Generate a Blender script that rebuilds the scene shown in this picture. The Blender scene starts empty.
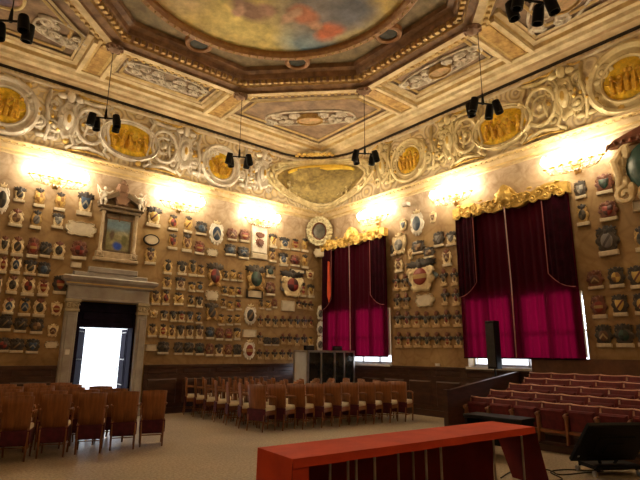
import bpy, math, random
from mathutils import Vector, Matrix
random.seed(7)
C = bpy.context.scene.collection
PI = math.pi
XR, YL = 11.06, 13.3          # right wall plane x, left wall plane y
XB, YB = -3.2, -2.6           # walls behind the camera
# ------------------------------------------------------------------ materials
def nt(name):
    m = bpy.data.materials.new(name); m.use_nodes = True
    t = m.node_tree; b = t.nodes['Principled BSDF']
    return m, t, b
def N(t, typ, **kw):
    n = t.nodes.new(typ)
    for k, v in kw.items():
        if k[0] == '_': setattr(n, k[1:], v)
        else: n.inputs[k].default_value = v
    return n
def c4(c): return (c[0], c[1], c[2], 1)
def mix(t, fac, a, b, mode='MIX'):
    m = t.nodes.new('ShaderNodeMix'); m.data_type = 'RGBA'; m.blend_type = mode
    for sock, v in ((0, fac), (6, a), (7, b)):
        if hasattr(v, 'links'): t.links.new(v, m.inputs[sock])
        elif sock == 0: m.inputs[0].default_value = v
        else: m.inputs[sock].default_value = c4(v)
    return m.outputs[2]
def coords(t, scale=(1,1,1), kind='Object'):
    tc = t.nodes.new('ShaderNodeTexCoord'); mp = N(t, 'ShaderNodeMapping'); mp.inputs['Scale'].default_value = scale
    t.links.new(tc.outputs[kind], mp.inputs['Vector']); return mp.outputs[0]
def ramp(t, fac, stops):
    r = t.nodes.new('ShaderNodeValToRGB'); e = r.color_ramp.elements
    while len(e) < len(stops): e.new(.5)
    for i, (p, c) in enumerate(stops): e[i].position = p; e[i].color = c4(c)
    t.links.new(fac, r.inputs[0]); return r.outputs[0]
def noise(t, vec, scale, detail=4, rough=.6, dist=0):
    n = N(t, 'ShaderNodeTexNoise', Scale=scale, Detail=detail, Roughness=rough, Distortion=dist)
    t.links.new(vec, n.inputs['Vector']); return n.outputs[0]
def bump(t, b, h, strength=.4, dist=.02):
    bp = N(t, 'ShaderNodeBump', Strength=strength, Distance=dist)
    t.links.new(h, bp.inputs['Height']); t.links.new(bp.outputs[0], b.inputs['Normal'])
def M(name, col, col2=None, scale=6, rough=.6, metal=0, bmp=0, stretch=(1,1,1), kind='Object', lo=.35, hi=.65):
    m, t, b = nt(name)
    b.inputs['Roughness'].default_value = rough; b.inputs['Metallic'].default_value = metal
    v = coords(t, stretch, kind); n = noise(t, v, scale)
    if col2 is None: col2 = tuple(x*.75 for x in col)
    t.links.new(ramp(t, n, [(lo, col2), (hi, col)]), b.inputs['Base Color'])
    if bmp: bump(t, b, noise(t, v, scale*3), bmp)
    return m
def heraldic(name, c1, c2, pat):
    m, t, b = nt(name); b.inputs['Roughness'].default_value = .45
    tc = t.nodes.new('ShaderNodeTexCoord'); s = t.nodes.new('ShaderNodeSeparateXYZ'); t.links.new(tc.outputs['Generated'], s.inputs[0])
    def mth(op, a, bb):
        n = t.nodes.new('ShaderNodeMath'); n.operation = op
        for i, v in enumerate((a, bb)):
            if hasattr(v, 'links'): t.links.new(v, n.inputs[i])
            else: n.inputs[i].default_value = v
        return n.outputs[0]
    x, z = s.outputs[0], s.outputs[2]
    if pat == 'quarter': f = mth('COMPARE', mth('GREATER_THAN', x, .5), mth('GREATER_THAN', z, .5)); 
    elif pat == 'bend': f = mth('LESS_THAN', mth('ABSOLUTE', mth('SUBTRACT', x, z), 0), .13)
    elif pat == 'fess': f = mth('LESS_THAN', mth('ABSOLUTE', mth('SUBTRACT', z, .5), 0), .13)
    else: f = mth('LESS_THAN', mth('ABSOLUTE', mth('SUBTRACT', mth('ADD', mth('ABSOLUTE', mth('SUBTRACT', x, .5), 0), z), .65), 0), .11)
    t.links.new(mix(t, f, c1, c2), b.inputs['Base Color']); return m
def fresco(name, base, blobs, wob=.25, nscale=1.2, rough=.7, fine=5):
    """painted picture in its own XZ plane: soft coloured patches over a mottled ground"""
    m, t, b = nt(name); b.inputs['Roughness'].default_value = rough
    v = coords(t)
    n = t.nodes.new('ShaderNodeTexNoise'); n.inputs['Scale'].default_value = nscale; n.inputs['Detail'].default_value = 5
    t.links.new(v, n.inputs['Vector'])
    a = t.nodes.new('ShaderNodeVectorMath'); a.operation = 'MULTIPLY_ADD'; a.inputs[1].default_value = (wob*2, 0, wob*2)
    t.links.new(n.outputs['Color'], a.inputs[0]); t.links.new(v, a.inputs[2])
    cur = ramp(t, noise(t, v, nscale*1.3, 6), [(.35, base[0]), (.65, base[1])])
    for (x, z, rx, rz, col, soft) in blobs:
        s = t.nodes.new('ShaderNodeVectorMath'); s.operation = 'SUBTRACT'; s.inputs[1].default_value = (x+wob, 0, z+wob)
        t.links.new(a.outputs[0], s.inputs[0])
        q = t.nodes.new('ShaderNodeVectorMath'); q.operation = 'MULTIPLY'; q.inputs[1].default_value = (1/rx, 0, 1/rz)
        t.links.new(s.outputs[0], q.inputs[0])
        l = t.nodes.new('ShaderNodeVectorMath'); l.operation = 'LENGTH'; t.links.new(q.outputs[0], l.inputs[0])
        mr = N(t, 'ShaderNodeMapRange'); mr.inputs[1].default_value = 1+soft; mr.inputs[2].default_value = 1-soft
        t.links.new(l.outputs['Value'], mr.inputs[0])
        cur = mix(t, mr.outputs[0], cur, col)
    f = ramp(t, noise(t, v, fine, 6, .7), [(.3, (.55,.55,.55)), (.7, (1.25,1.25,1.25))])
    t.links.new(mix(t, 1.0, cur, f, 'MULTIPLY'), b.inputs['Base Color']); return m
def emis(name, col, s):
    m = bpy.data.materials.new(name); m.use_nodes = True; t = m.node_tree; t.nodes.clear()
    e = N(t, 'ShaderNodeEmission', Strength=s); e.inputs[0].default_value = c4(col)
    o = t.nodes.new('ShaderNodeOutputMaterial'); t.links.new(e.outputs[0], o.inputs[0])
    m.cycles.emission_sampling = 'NONE'; return m
# ------------------------------------------------------------------ mesh helpers
class MB:
    def __init__(s): s.v = []; s.f = []; s.m = []; s.xf = None
    def add(s, vs, fs, mi=0):
        o = len(s.v)
        s.v += [tuple(s.xf @ Vector(p)) if s.xf else tuple(p) for p in vs]
        s.f += [tuple(i+o for i in f) for f in fs]; s.m += [mi]*len(fs)
    def box(s, x0, x1, y0, y1, z0, z1, mi=0):
        s.add([(x0,y0,z0),(x1,y0,z0),(x1,y1,z0),(x0,y1,z0),(x0,y0,z1),(x1,y0,z1),(x1,y1,z1),(x0,y1,z1)],
              [(0,3,2,1),(4,5,6,7),(0,1,5,4),(1,2,6,5),(2,3,7,6),(3,0,4,7)], mi)
    def bbox(s, x0, x1, y0, y1, z0, z1, b=.01, mi=0):
        """box with chamfered long edges seen from the front"""
        rings = []
        for y, i in ((y1, 0), (y0+b, 0), (y0, b)):
            rings.append([(x0+i,y,z0+i),(x1-i,y,z0+i),(x1-i,y,z1-i),(x0+i,y,z1-i)])
        s.rings(rings, mi)
    def rings(s, rings, mi=0, caps=True, closed=True):
        n = len(rings[0]); vs = [p for r in rings for p in r]; fs = []
        for k in range(len(rings)-1):
            for i in range(n if closed else n-1):
                j = (i+1) % n; fs.append((k*n+i, k*n+j, (k+1)*n+j, (k+1)*n+i))
        if caps: fs.append(tuple(range(n-1,-1,-1))); fs.append(tuple(range((len(rings)-1)*n, len(rings)*n)))
        s.add(vs, fs, mi)
    def dome(s, outl, prof, mi=0, c=(0,0)):
        """outline in xz, prof = [(scale, y)...] rings towards the room (-y)"""
        s.rings([[(c[0]+x*k, y, c[1]+z*k) for x, z in outl] for k, y in prof], mi)
    def tube(s, pts, r, n=6, mi=0, flat=None):
        pts = [Vector(p) for p in pts]; rs = r if isinstance(r, (list, tuple)) else [r]*len(pts); rg = []
        for i, p in enumerate(pts):
            d = (pts[min(i+1,len(pts)-1)] - pts[max(i-1,0)]).normalized()
            u = d.cross(Vector((0,1,0)) if abs(d.y) < .9 else Vector((1,0,0))).normalized(); w = d.cross(u)
            rg.append([tuple(p + (u*math.cos(2*PI*k/n) + w*math.sin(2*PI*k/n))*rs[i]) for k in range(n)])
        s.rings(rg, mi)
    def lathe(s, prof, n=16, c=(0,0,0), mi=0):
        s.rings([[(c[0]+r*math.cos(2*PI*k/n), c[1]+r*math.sin(2*PI*k/n), c[2]+z) for k in range(n)] for r, z in prof], mi)
    def ball(s, c, r, mi=0, n=8, sc=(1,1,1)):
        rg = []
        for i in range(1, n):
            a = PI*i/n; rg.append([(c[0]+r*sc[0]*math.sin(a)*math.cos(2*PI*k/n), c[1]+r*sc[1]*math.sin(a)*math.sin(2*PI*k/n), c[2]-r*sc[2]*math.cos(a)) for k in range(n)])
        s.rings(rg, mi)
    def mesh(s, name, mats, smooth=False):
        me = bpy.data.meshes.new(name); me.from_pydata(s.v, [], s.f)
        for m in (mats if isinstance(mats, (list, tuple)) else [mats]): me.materials.append(m)
        me.polygons.foreach_set('material_index', s.m)
        if smooth: me.polygons.foreach_set('use_smooth', [True]*len(s.f))
        me.update()
        return me
    def build(s, name, mats, parent=None, smooth=False, loc=(0,0,0), rot=(0,0,0)):
        o = bpy.data.objects.new(name, s.mesh(name, mats, smooth)); C.objects.link(o)
        o.location = loc; o.rotation_euler = rot
        if smooth: 
            try: o.data.set_sharp_from_angle(angle=math.radians(40))
            except Exception: pass
        if parent: o.parent = parent
        return o
def link(name, me, parent=None):
    o = bpy.data.objects.new(name, me); C.objects.link(o)
    if parent: o.parent = parent
    return o
def thing(name, label, cat, loc=(0,0,0), rot=(0,0,0), group=None, scale=(1,1,1)):
    o = bpy.data.objects.new(name, None); C.objects.link(o); o.empty_display_size = .1
    o.location = loc; o.rotation_euler = rot; o.scale = scale; o['label'] = label; o['category'] = cat
    if group: o['group'] = group
    return o
def tag(o, label, cat, group=None):
    o['label'] = label; o['category'] = cat
    if group: o['group'] = group
    return o
def struct(o): o['kind'] = 'structure'; return o
def copy_tree(o, parent=None):
    c = o.copy(); C.objects.link(c)
    if parent: c.parent = parent
    for ch in [x for x in KIDS.get(o.name, [])]: copy_tree(ch, c)
    return c
KIDS = {}
def index_kids(root):
    for ch in C.objects:
        if ch.parent: KIDS.setdefault(ch.parent.name, [])
    for ch in C.objects:
        if ch.parent and ch not in KIDS[ch.parent.name]: KIDS[ch.parent.name].append(ch)
RL, RR, RC = (0,0,0), (0,0,-PI/2), (PI/2,0,0)     # facing out of left wall, right wall, ceiling
def on_wall(w, a, z, d=0):
    """a = x on the left wall, y on the right wall; d = distance off the wall"""
    return (a, YL-d, z) if w == 'L' else (XR-d, a, z)
# outlines in xz
def oval(w, h, n=20): return [(w/2*math.cos(2*PI*k/n), h/2*math.sin(2*PI*k/n)) for k in range(n)]
def lobed(w, h, lobes, amp, n=40, ph=0): return [((w/2)*(1+amp*math.cos(lobes*2*PI*k/n+ph))*math.cos(2*PI*k/n), (h/2)*(1+amp*math.cos(lobes*2*PI*k/n+ph))*math.sin(2*PI*k/n)) for k in range(n)]
def heater(w, h):
    half = [(0,-.5),(.2,-.38),(.38,-.18),(.48,.08),(.5,.32),(.46,.5),(.22,.44)]
    return [(x*w, z*h) for x, z in half] + [(0, .5*h)] + [(-x*w, z*h) for x, z in half[:0:-1]]
def wing(w, h):
    half = [(0,-.5),(.12,-.38),(.2,-.5),(.26,-.25),(.36,-.32),(.38,-.08),(.5,-.08),(.42,.12),(.5,.3),(.33,.28),(.3,.46),(.16,.24),(.1,.5)]
    return [(x*w, z*h) for x, z in half] + [(0, .4*h)] + [(-x*w, z*h) for x, z in half[:0:-1]]
def tablet(w, h):
    half = [(0,-.5),(.2,-.44),(.3,-.5),(.42,-.4),(.4,-.25),(.5,-.1),(.5,.15),(.4,.25),(.43,.42),(.3,.5),(.2,.42)]
    return [(x*w, z*h) for x, z in half] + [(0, .5*h)] + [(-x*w, z*h) for x, z in half[:0:-1]]
def spiral(cx, cz, r, turns=1.4, d=1, a0=0, n=14, y=0):
    return [(cx + r*(1-.8*i/n)*math.cos(a0+d*2*PI*turns*i/n), y, cz + r*(1-.8*i/n)*math.sin(a0+d*2*PI*turns*i/n)) for i in range(n+1)]
def scrollwork(mb, w, h, seed, dens=1.0, r=.02, y=-.02, mi=0, leaf=True):
    """mirrored rinceaux filling a w x h field"""
    rnd = random.Random(seed); n = max(2, int(w/h*2*dens)); hw = w/2
    for sx in (-1, 1):
        for k in range(n):
            cx = sx*(hw*(k+.6)/n); cz = (h*.16)*(1 if k % 2 else -1); rr = min(h*.33, hw/n*.62)
            d = sx*(1 if k % 2 else -1)
            p = spiral(cx, cz, rr, 1.3+rnd.random()*.3, d, (0 if sx > 0 else PI)+rnd.uniform(-.4,.4), 14, y)
            mb.tube(p, [r*(1.1-.5*i/14) for i in range(15)], 5, mi)
            mb.ball((p[-1][0], y-r*.4, p[-1][2]), r*1.3, mi, 5)
            if leaf:
                for q in range(3):
                    a = rnd.uniform(0, 2*PI); L = rr*rnd.uniform(.5, .8); bx, bz = cx+rr*math.cos(a), cz+rr*math.sin(a)
                    bx = max(-hw*.96, min(hw*.96, bx)); bz = max(-h*.45, min(h*.45, bz))
                    mb.ball((bx, y, bz), L*.4, mi, 5, (1, .25*r/.02*.5, .55+rnd.random()*.5))
DAY, WINE, LAMP = 110, 420, 56
VIEW, LOOK, EXPO = 'Standard', 'None', -0.04
COATS = {
 'a1': [(1.28,5.07,0.29,0.67,'O','black'),(1.62,5.26,0.25,0.37,'D','black'),(2.04,5.26,0.26,0.46,'G','gold'),(2.5,5.25,0.27,0.46,'G','gold'),(3.08,5.32,0.38,0.61,'D','blue')],
 'a2': [(1.62,4.67,0.3,0.41,'B','brown'),(2.04,4.7,0.25,0.44,'G','grey'),(2.51,4.76,0.27,0.38,'D','grey')],
 'a3': [(1.46,3.99,0.21,0.4,'B','black'),(1.73,3.99,0.26,0.45,'B','black'),(2.05,4.01,0.25,0.48,'R','red'),(2.32,4.0,0.24,0.37,'K','black'),(2.61,4.02,0.28,0.42,'B','black'),(3.07,4.09,0.37,0.46,'R','red')],
 'a4': [(1.5,3.53,0.17,0.39,'B','red'),(1.75,3.56,0.22,0.42,'B','blue'),(2.05,3.53,0.27,0.36,'D','black'),(2.34,3.52,0.26,0.34,'K','blue')],
 'a5': [(1.47,3.08,0.13,0.36,'B','black'),(1.74,3.09,0.24,0.41,'B','black'),(2.06,3.09,0.28,0.44,'B','red'),(2.38,3.07,0.25,0.38,'B','red'),(2.74,3.18,0.31,0.44,'K','red')],
 'a6': [(1.73,2.6,0.23,0.36,'B','blue'),(2.05,2.6,0.26,0.41,'G','blue'),(2.36,2.6,0.27,0.42,'B','black'),(2.72,2.59,0.26,0.33,'C','red')],
 'a7': [(1.71,2.22,0.25,0.36,'K','black'),(2.02,2.18,0.26,0.32,'K','black'),(2.35,2.17,0.27,0.35,'K','brown'),(2.7,2.07,0.24,0.3,'C','brown')],
 'a8': [(1.73,1.73,0.25,0.31,'K','red'),(2.0,1.72,0.28,0.31,'K','black'),(2.32,1.71,0.27,0.32,'K','blue')],
 'b1': [(4.89,5.3,0.42,0.57,'D','gold'),(5.47,5.23,0.3,0.44,'G','red'),(5.93,5.25,0.28,0.48,'G','gold'),(6.35,5.21,0.35,0.4,'K','blue'),(6.85,5.14,0.47,0.68,'O','blue'),(7.39,5.18,0.35,0.38,'R','brown'),(7.84,5.21,0.36,0.39,'R','red')],
 'b2': [(5.5,4.67,0.3,0.43,'G','red'),(5.93,4.69,0.31,0.5,'G','brown'),(6.33,4.61,0.32,0.39,'R','red'),(7.36,4.69,0.38,0.35,'K','blue'),(7.83,4.66,0.4,0.38,'K','blue'),(8.93,5.22,0.32,0.47,'D','gold'),(9.4,5.2,0.41,0.41,'D','blue'),(9.86,5.22,0.34,0.39,'G','red'),(10.27,5.26,0.31,0.46,'G','gold')],
 'b3': [(4.89,4.17,0.33,0.45,'B','brown'),(8.92,4.71,0.32,0.43,'G','brown'),(9.37,4.65,0.37,0.44,'D','blue'),(9.85,4.66,0.38,0.38,'R','red'),(10.28,4.68,0.31,0.46,'G','gold')],
 'b4': [(5.41,3.93,0.26,0.4,'B','black'),(5.83,3.95,0.3,0.4,'D','black'),(6.16,3.98,0.28,0.47,'G','black'),(6.42,3.93,0.24,0.35,'G','brown'),(6.88,3.85,0.49,0.69,'L','red'),(7.24,3.88,0.22,0.28,'G','black'),(7.51,3.91,0.23,0.34,'G','gold'),(7.75,3.89,0.21,0.27,'G','brown'),(8.31,3.9,0.67,0.77,'L','green'),(8.85,4.18,0.39,0.39,'D','green'),(10.51,4.24,0.33,0.32,'C','red')],
 'b5': [(5.42,3.47,0.27,0.33,'B','brown'),(5.82,3.5,0.3,0.37,'D','brown'),(6.17,3.44,0.22,0.29,'D','gold'),(6.42,3.46,0.25,0.29,'G','blue'),(7.23,3.41,0.24,0.27,'G','black'),(7.48,3.4,0.24,0.3,'G','gold'),(7.73,3.42,0.23,0.28,'G','red'),(8.88,3.61,0.37,0.42,'R','brown'),(9.73,3.82,0.79,0.87,'M','red'),(10.22,3.7,0.26,0.48,'G','red'),(10.56,3.69,0.31,0.45,'D','gold')],
 'b6': [(5.13,3.04,0.28,0.38,'B','brown'),(5.42,3.06,0.23,0.39,'B','red'),(5.79,3.06,0.31,0.34,'B','gold'),(6.17,3.03,0.23,0.31,'G','black'),(6.43,3.02,0.23,0.32,'D','black'),(7.21,3.03,0.2,0.27,'G','brown'),(7.45,2.97,0.22,0.27,'G','gold'),(7.73,3.02,0.25,0.3,'G','red'),(8.56,3.09,0.19,0.28,'G','black'),(8.82,3.08,0.23,0.29,'G','gold'),(9.06,3.16,0.2,0.29,'R','brown'),(10.05,3.21,0.21,0.3,'E','red'),(10.3,3.19,0.21,0.3,'E','black'),(10.57,3.18,0.22,0.31,'E','brown')],
 'b7': [(5.12,2.6,0.22,0.21,'C','gold'),(5.41,2.58,0.21,0.27,'D','black'),(5.68,2.57,0.22,0.3,'D','black'),(5.92,2.58,0.22,0.31,'D','red'),(6.17,2.58,0.21,0.31,'D','blue'),(6.44,2.56,0.23,0.31,'G','blue'),(6.84,2.76,0.39,0.49,'L','black'),(7.17,2.54,0.23,0.32,'G','gold'),(7.45,2.55,0.24,0.3,'G','black'),(7.72,2.57,0.24,0.3,'G','gold'),(8.16,2.74,0.43,0.58,'O','black'),(8.54,2.57,0.2,0.34,'E','red'),(8.82,2.59,0.21,0.35,'E','black'),(9.11,2.58,0.21,0.35,'E','black'),(9.41,2.6,0.22,0.35,'E','brown'),(9.72,2.61,0.22,0.36,'E','black'),(10.0,2.62,0.23,0.36,'E','blue'),(10.29,2.62,0.23,0.37,'E','brown'),(10.57,2.63,0.22,0.37,'E','red')],
 'b8': [(5.11,2.16,0.27,0.34,'B','brown'),(5.41,2.16,0.23,0.35,'B','red'),(5.66,2.14,0.22,0.35,'B','brown'),(5.92,2.15,0.24,0.36,'D','black'),(6.2,2.16,0.23,0.36,'D','brown'),(6.49,2.17,0.25,0.37,'D','brown'),(6.83,2.15,0.27,0.34,'K','blue'),(7.14,2.13,0.25,0.35,'R','brown'),(7.44,2.12,0.25,0.35,'R','red'),(7.73,2.15,0.24,0.36,'D','gold'),(8.55,2.05,0.2,0.34,'E','brown'),(8.83,1.95,0.28,0.25,'K','black'),(9.14,1.95,0.29,0.25,'K','black'),(9.43,2.04,0.22,0.32,'E','red'),(9.69,2.04,0.22,0.35,'E','black'),(9.99,2.02,0.25,0.36,'E','blue'),(10.3,2.04,0.23,0.36,'E','black'),(10.58,1.98,0.22,0.3,'B','gold')],
 'b9': [(5.46,1.71,0.31,0.32,'K','black'),(5.89,1.7,0.25,0.33,'K','black'),(6.2,1.7,0.27,0.33,'K','black'),(6.53,1.69,0.28,0.33,'K','green'),(6.84,1.67,0.25,0.34,'R','brown'),(7.15,1.67,0.26,0.34,'D','black'),(7.45,1.66,0.23,0.35,'R','brown'),(7.76,1.66,0.27,0.35,'K','black'),(8.17,1.68,0.41,0.54,'O','red'),(8.55,1.56,0.2,0.3,'E','brown'),(8.82,1.55,0.21,0.31,'E','black'),(9.12,1.55,0.21,0.31,'E','black'),(9.42,1.55,0.22,0.31,'E','brown'),(9.72,1.55,0.22,0.32,'E','black')],
 'c1': [(9.45,5.36,0.27,0.35,'C','blue'),(8.92,5.32,0.48,0.69,'O','blue'),(8.35,5.37,0.24,0.32,'C','brown')],
 'c2': [(9.62,4.78,0.55,0.64,'C','grey'),(8.92,4.6,0.42,0.38,'K','brown'),(8.19,4.71,0.34,0.42,'K','grey'),(7.78,4.66,0.34,0.39,'D','grey')],
 'c3': [(9.88,4.67,0.2,0.34,'K','black'),(9.2,4.43,0.22,0.31,'C','gold'),(8.55,4.39,0.37,0.3,'K','brown'),(7.95,4.15,0.31,0.44,'B','brown')],
 'c4': [(9.8,3.66,0.28,0.48,'E','red'),(9.67,4.17,0.33,0.41,'B','brown'),(9.45,3.64,0.28,0.47,'E','brown'),(8.83,3.73,0.85,0.91,'M','red'),(8.09,3.63,0.26,0.46,'E','black'),(7.74,3.61,0.25,0.45,'E','brown')],
 'c5': [(9.76,3.1,0.31,0.44,'E','black'),(9.42,3.09,0.26,0.43,'E','brown'),(8.07,3.1,0.26,0.43,'E','black'),(7.72,3.07,0.28,0.42,'E','red')],
 'c6': [(9.76,2.58,0.33,0.45,'E','black'),(9.42,2.56,0.32,0.44,'E','red'),(9.06,2.55,0.32,0.43,'E','red'),(8.74,2.53,0.31,0.42,'E','black'),(8.39,2.52,0.3,0.42,'E','black'),(8.06,2.53,0.29,0.42,'E','red'),(7.72,2.51,0.28,0.41,'E','brown')],
 'c7': [(9.75,1.99,0.32,0.43,'E','red'),(9.4,1.98,0.31,0.42,'E','red'),(9.06,1.98,0.32,0.41,'E','brown'),(8.73,1.97,0.31,0.4,'E','black'),(8.4,1.97,0.3,0.4,'E','black'),(8.06,1.96,0.3,0.39,'E','red'),(7.72,1.96,0.29,0.38,'E','grey')],
 'd1': [(4.34,5.17,0.24,0.39,'K','grey'),(3.84,5.17,0.35,0.42,'R','green')],
 'd2': [(4.35,4.59,0.27,0.46,'G','black'),(3.83,4.57,0.36,0.41,'R','red')],
 'd3': [(3.92,3.94,0.4,0.61,'K','grey'),(3.3,3.87,0.26,0.48,'G','black')],
 'd4': [(4.25,3.15,0.32,0.38,'R','brown'),(3.84,3.16,0.29,0.41,'K','gold'),(3.46,3.12,0.3,0.44,'K','gold')],
 'd5': [(4.24,2.58,0.3,0.45,'R','red'),(3.84,2.59,0.28,0.42,'K','gold'),(3.45,2.59,0.27,0.41,'K','gold')],
 'd6': [(4.21,1.99,0.3,0.43,'K','brown'),(3.83,1.99,0.33,0.44,'K','green'),(3.46,1.99,0.29,0.42,'K','black')],
}
TABLETS = [
 ('a', 3.05, 4.64, 0.75, 0.39, 'large cream scroll-edged inscription tablet left of the painted altar frame'),
 ('a', 3.04, 3.71, 0.25, 0.14, 'small blank pink stone tablet just above the left end of the door cornice'),
 ('a', 2.71, 1.75, 0.3, 0.17, 'blank lobed tablet beside the left door pilaster near the wainscot'),
 ('b', 4.88, 4.63, 0.45, 0.32, 'dark framed oval tablet just right of the painted altar frame'),
 ('b', 6.75, 4.53, 0.38, 0.24, 'small gilt scroll tablet under the blue shield in the white frame'),
 ('b', 6.82, 3.24, 0.46, 0.31, 'cream lobed blank tablet under the gilt cartouche with mantled red shield'),
 ('b', 8.29, 3.4, 0.59, 0.27, 'wide blank cream tablet under the big dark green shield'),
 ('b', 9.6, 3.11, 0.53, 0.33, 'pale square blank tablet under the ornate many-coloured arms near the corner'),
 ('b', 9.97, 4.31, 0.64, 0.12, 'narrow slanting dark edged tablet above the ornate arms near the corner'),
 ('b', 8.16, 2.18, 0.48, 0.23, 'greenish blank tablet between the two white-framed oval shields'),
 ('b', 5.12, 1.71, 0.3, 0.17, 'blank pale tablet beside the right door pilaster near the wainscot'),
 ('c', 8.76, 3.06, 0.65, 0.36, 'cream lobed blank tablet under the large red shield between the windows'),
 ('d', 3.18, 4.55, 0.38, 0.22, 'white tablet under the huge green cartouche by the right window'),
]
# ------------------------------------------------------------------ palette
CREAM  = M('cream_stucco', (.84,.74,.46), (.54,.43,.22), 3, .7)
GREYST = M('grey_stucco', (.84,.80,.72), (.56,.50,.42), 3, .75)
GILT   = M('gilt', (.92,.68,.22), (.52,.33,.07), 6, .42, .4)
GILTD  = M('dull_gilt', (.55,.37,.13), (.28,.16,.05), 6, .5, .3)
OCHRE  = M('ochre_moulding', (.62,.46,.20), (.42,.29,.12), 4, .65)
BROWN  = M('brown_moulding', (.26,.14,.06), (.13,.065,.03), 5, .6)
MAUVE  = M('mauve_panel', (.33,.23,.15), (.15,.10,.07), 2.5, .8)
BLACKP = M('black_paint', (.012,.011,.013), (.025,.02,.02), 8, .45)
WOOD   = M('chair_wood', (.30,.112,.034), (.17,.058,.018), 3, .42, stretch=(6,6,.8))
DWOOD  = M('dark_panelling', (.075,.03,.017), (.035,.014,.008), 3, .4, stretch=(1,1,5))
RAILW  = M('rail_wood', (.34,.15,.08), (.22,.09,.045), 4, .35)
PALER  = M('pale_seat_edge', (.78,.48,.38), (.6,.34,.26), 4, .4)
BURG   = M('burgundy_cloth', (.10,.012,.028), (.06,.008,.02), 12, .9)
BURG2  = M('seat_velvet', (.15,.015,.022), (.08,.008,.015), 9, .85)
SEATC  = M('cream_leather', (.82,.74,.58), (.7,.6,.44), 5, .5)
REDC   = M('red_tablecloth', (.62,.062,.020), (.50,.042,.016), 3, .85)
METAL  = M('steel', (.55,.53,.5), (.4,.38,.36), 6, .3, .9)
PLAS   = M('black_plastic', (.003,.003,.005), (.006,.006,.008), 20, .6); PLAS.node_tree.nodes['Principled BSDF'].inputs['Specular IOR Level'].default_value = .2
GREYP  = M('grey_panel', (.62,.66,.72), (.54,.58,.64), 4, .5)
DGLASS = M('dark_glass', (.01,.012,.014), (.02,.02,.02), 3, .08)
WHITEP = M('white_plaster', (.85,.84,.82), (.75,.74,.72), 3, .6)
DKDOOR = M('dark_door_paint', (.016,.010,.026), (.008,.006,.014), 4, .9); DKDOOR.node_tree.nodes['Principled BSDF'].inputs['Specular IOR Level'].default_value = .08
def painted_wall():
    m, t, b = nt('frescoed_wall'); b.inputs['Roughness'].default_value = .75
    v = coords(t)
    base = ramp(t, noise(t, v, 1.1, 8, .65, .6), [(.30, (.20,.12,.052)), (.5, (.33,.21,.088)), (.70, (.46,.32,.145))])
    s = t.nodes.new('ShaderNodeSeparateXYZ'); t.links.new(v, s.inputs[0])
    mr = N(t, 'ShaderNodeMapRange'); mr.inputs[1].default_value = 4.9; mr.inputs[2].default_value = 6.1
    t.links.new(s.outputs[2], mr.inputs[0])
    up = ramp(t, noise(t, v, 2.2, 8, .7, 1.5), [(.32, (.34,.24,.16)), (.5, (.50,.39,.28)), (.68, (.64,.53,.41))])
    col = mix(t, mr.outputs[0], base, up)
    vo = N(t, 'ShaderNodeTexVoronoi', Scale=2.2); vo.feature = 'DISTANCE_TO_EDGE'; t.links.new(v, vo.inputs['Vector'])
    col = mix(t, 1, col, ramp(t, vo.outputs['Distance'], [(0, (.84,.80,.76)), (.10, (1,1,1))]), 'MULTIPLY')
    t.links.new(col, b.inputs['Base Color']); bump(t, b, noise(t, v, 9), .15); return m
WALLM = painted_wall()
def frieze_mat():
    m, t, b = nt('painted_strapwork'); b.inputs['Roughness'].default_value = .8; v = coords(t)
    vo = N(t, 'ShaderNodeTexVoronoi', Scale=2.1); t.links.new(v, vo.inputs['Vector'])
    w = t.nodes.new('ShaderNodeMath'); w.operation = 'MULTIPLY'; w.inputs[1].default_value = 4.2; t.links.new(vo.outputs['Distance'], w.inputs[0])
    ad = t.nodes.new('ShaderNodeMath'); ad.operation = 'ADD'; t.links.new(w.outputs[0], ad.inputs[0]); t.links.new(noise(t, v, 4, 3), ad.inputs[1])
    fr = t.nodes.new('ShaderNodeMath'); fr.operation = 'FRACT'; t.links.new(ad.outputs[0], fr.inputs[0])
    col = ramp(t, fr.outputs[0], [(.0, (.34,.24,.15)), (.16, (.52,.42,.28)), (.34, (.86,.77,.56)), (.62, (.74,.64,.46)), (.74, (.80,.60,.18)), (.86, (.40,.30,.20))])
    t.links.new(mix(t, .35, col, ramp(t, noise(t, v, 1.5, 4), [(.35, (.50,.40,.27)), (.65, (.86,.76,.56))])), b.inputs['Base Color']); bump(t, b, fr.outputs[0], .25); return m
FRIEZEM = frieze_mat()
def floor_mat():
    m, t, b = nt('terrazzo'); v = coords(t)
    a = ramp(t, noise(t, v, 26, 3, .8), [(.35, (.22,.17,.115)), (.5, (.37,.30,.215)), (.68, (.54,.46,.35))])
    l = ramp(t, noise(t, v, .7, 3), [(.3, (.8,.8,.8)), (.7, (1.08,1.05,1))])
    t.links.new(mix(t, 1, a, l, 'MULTIPLY'), b.inputs['Base Color']); b.inputs['Roughness'].default_value = .42
    return m
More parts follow.
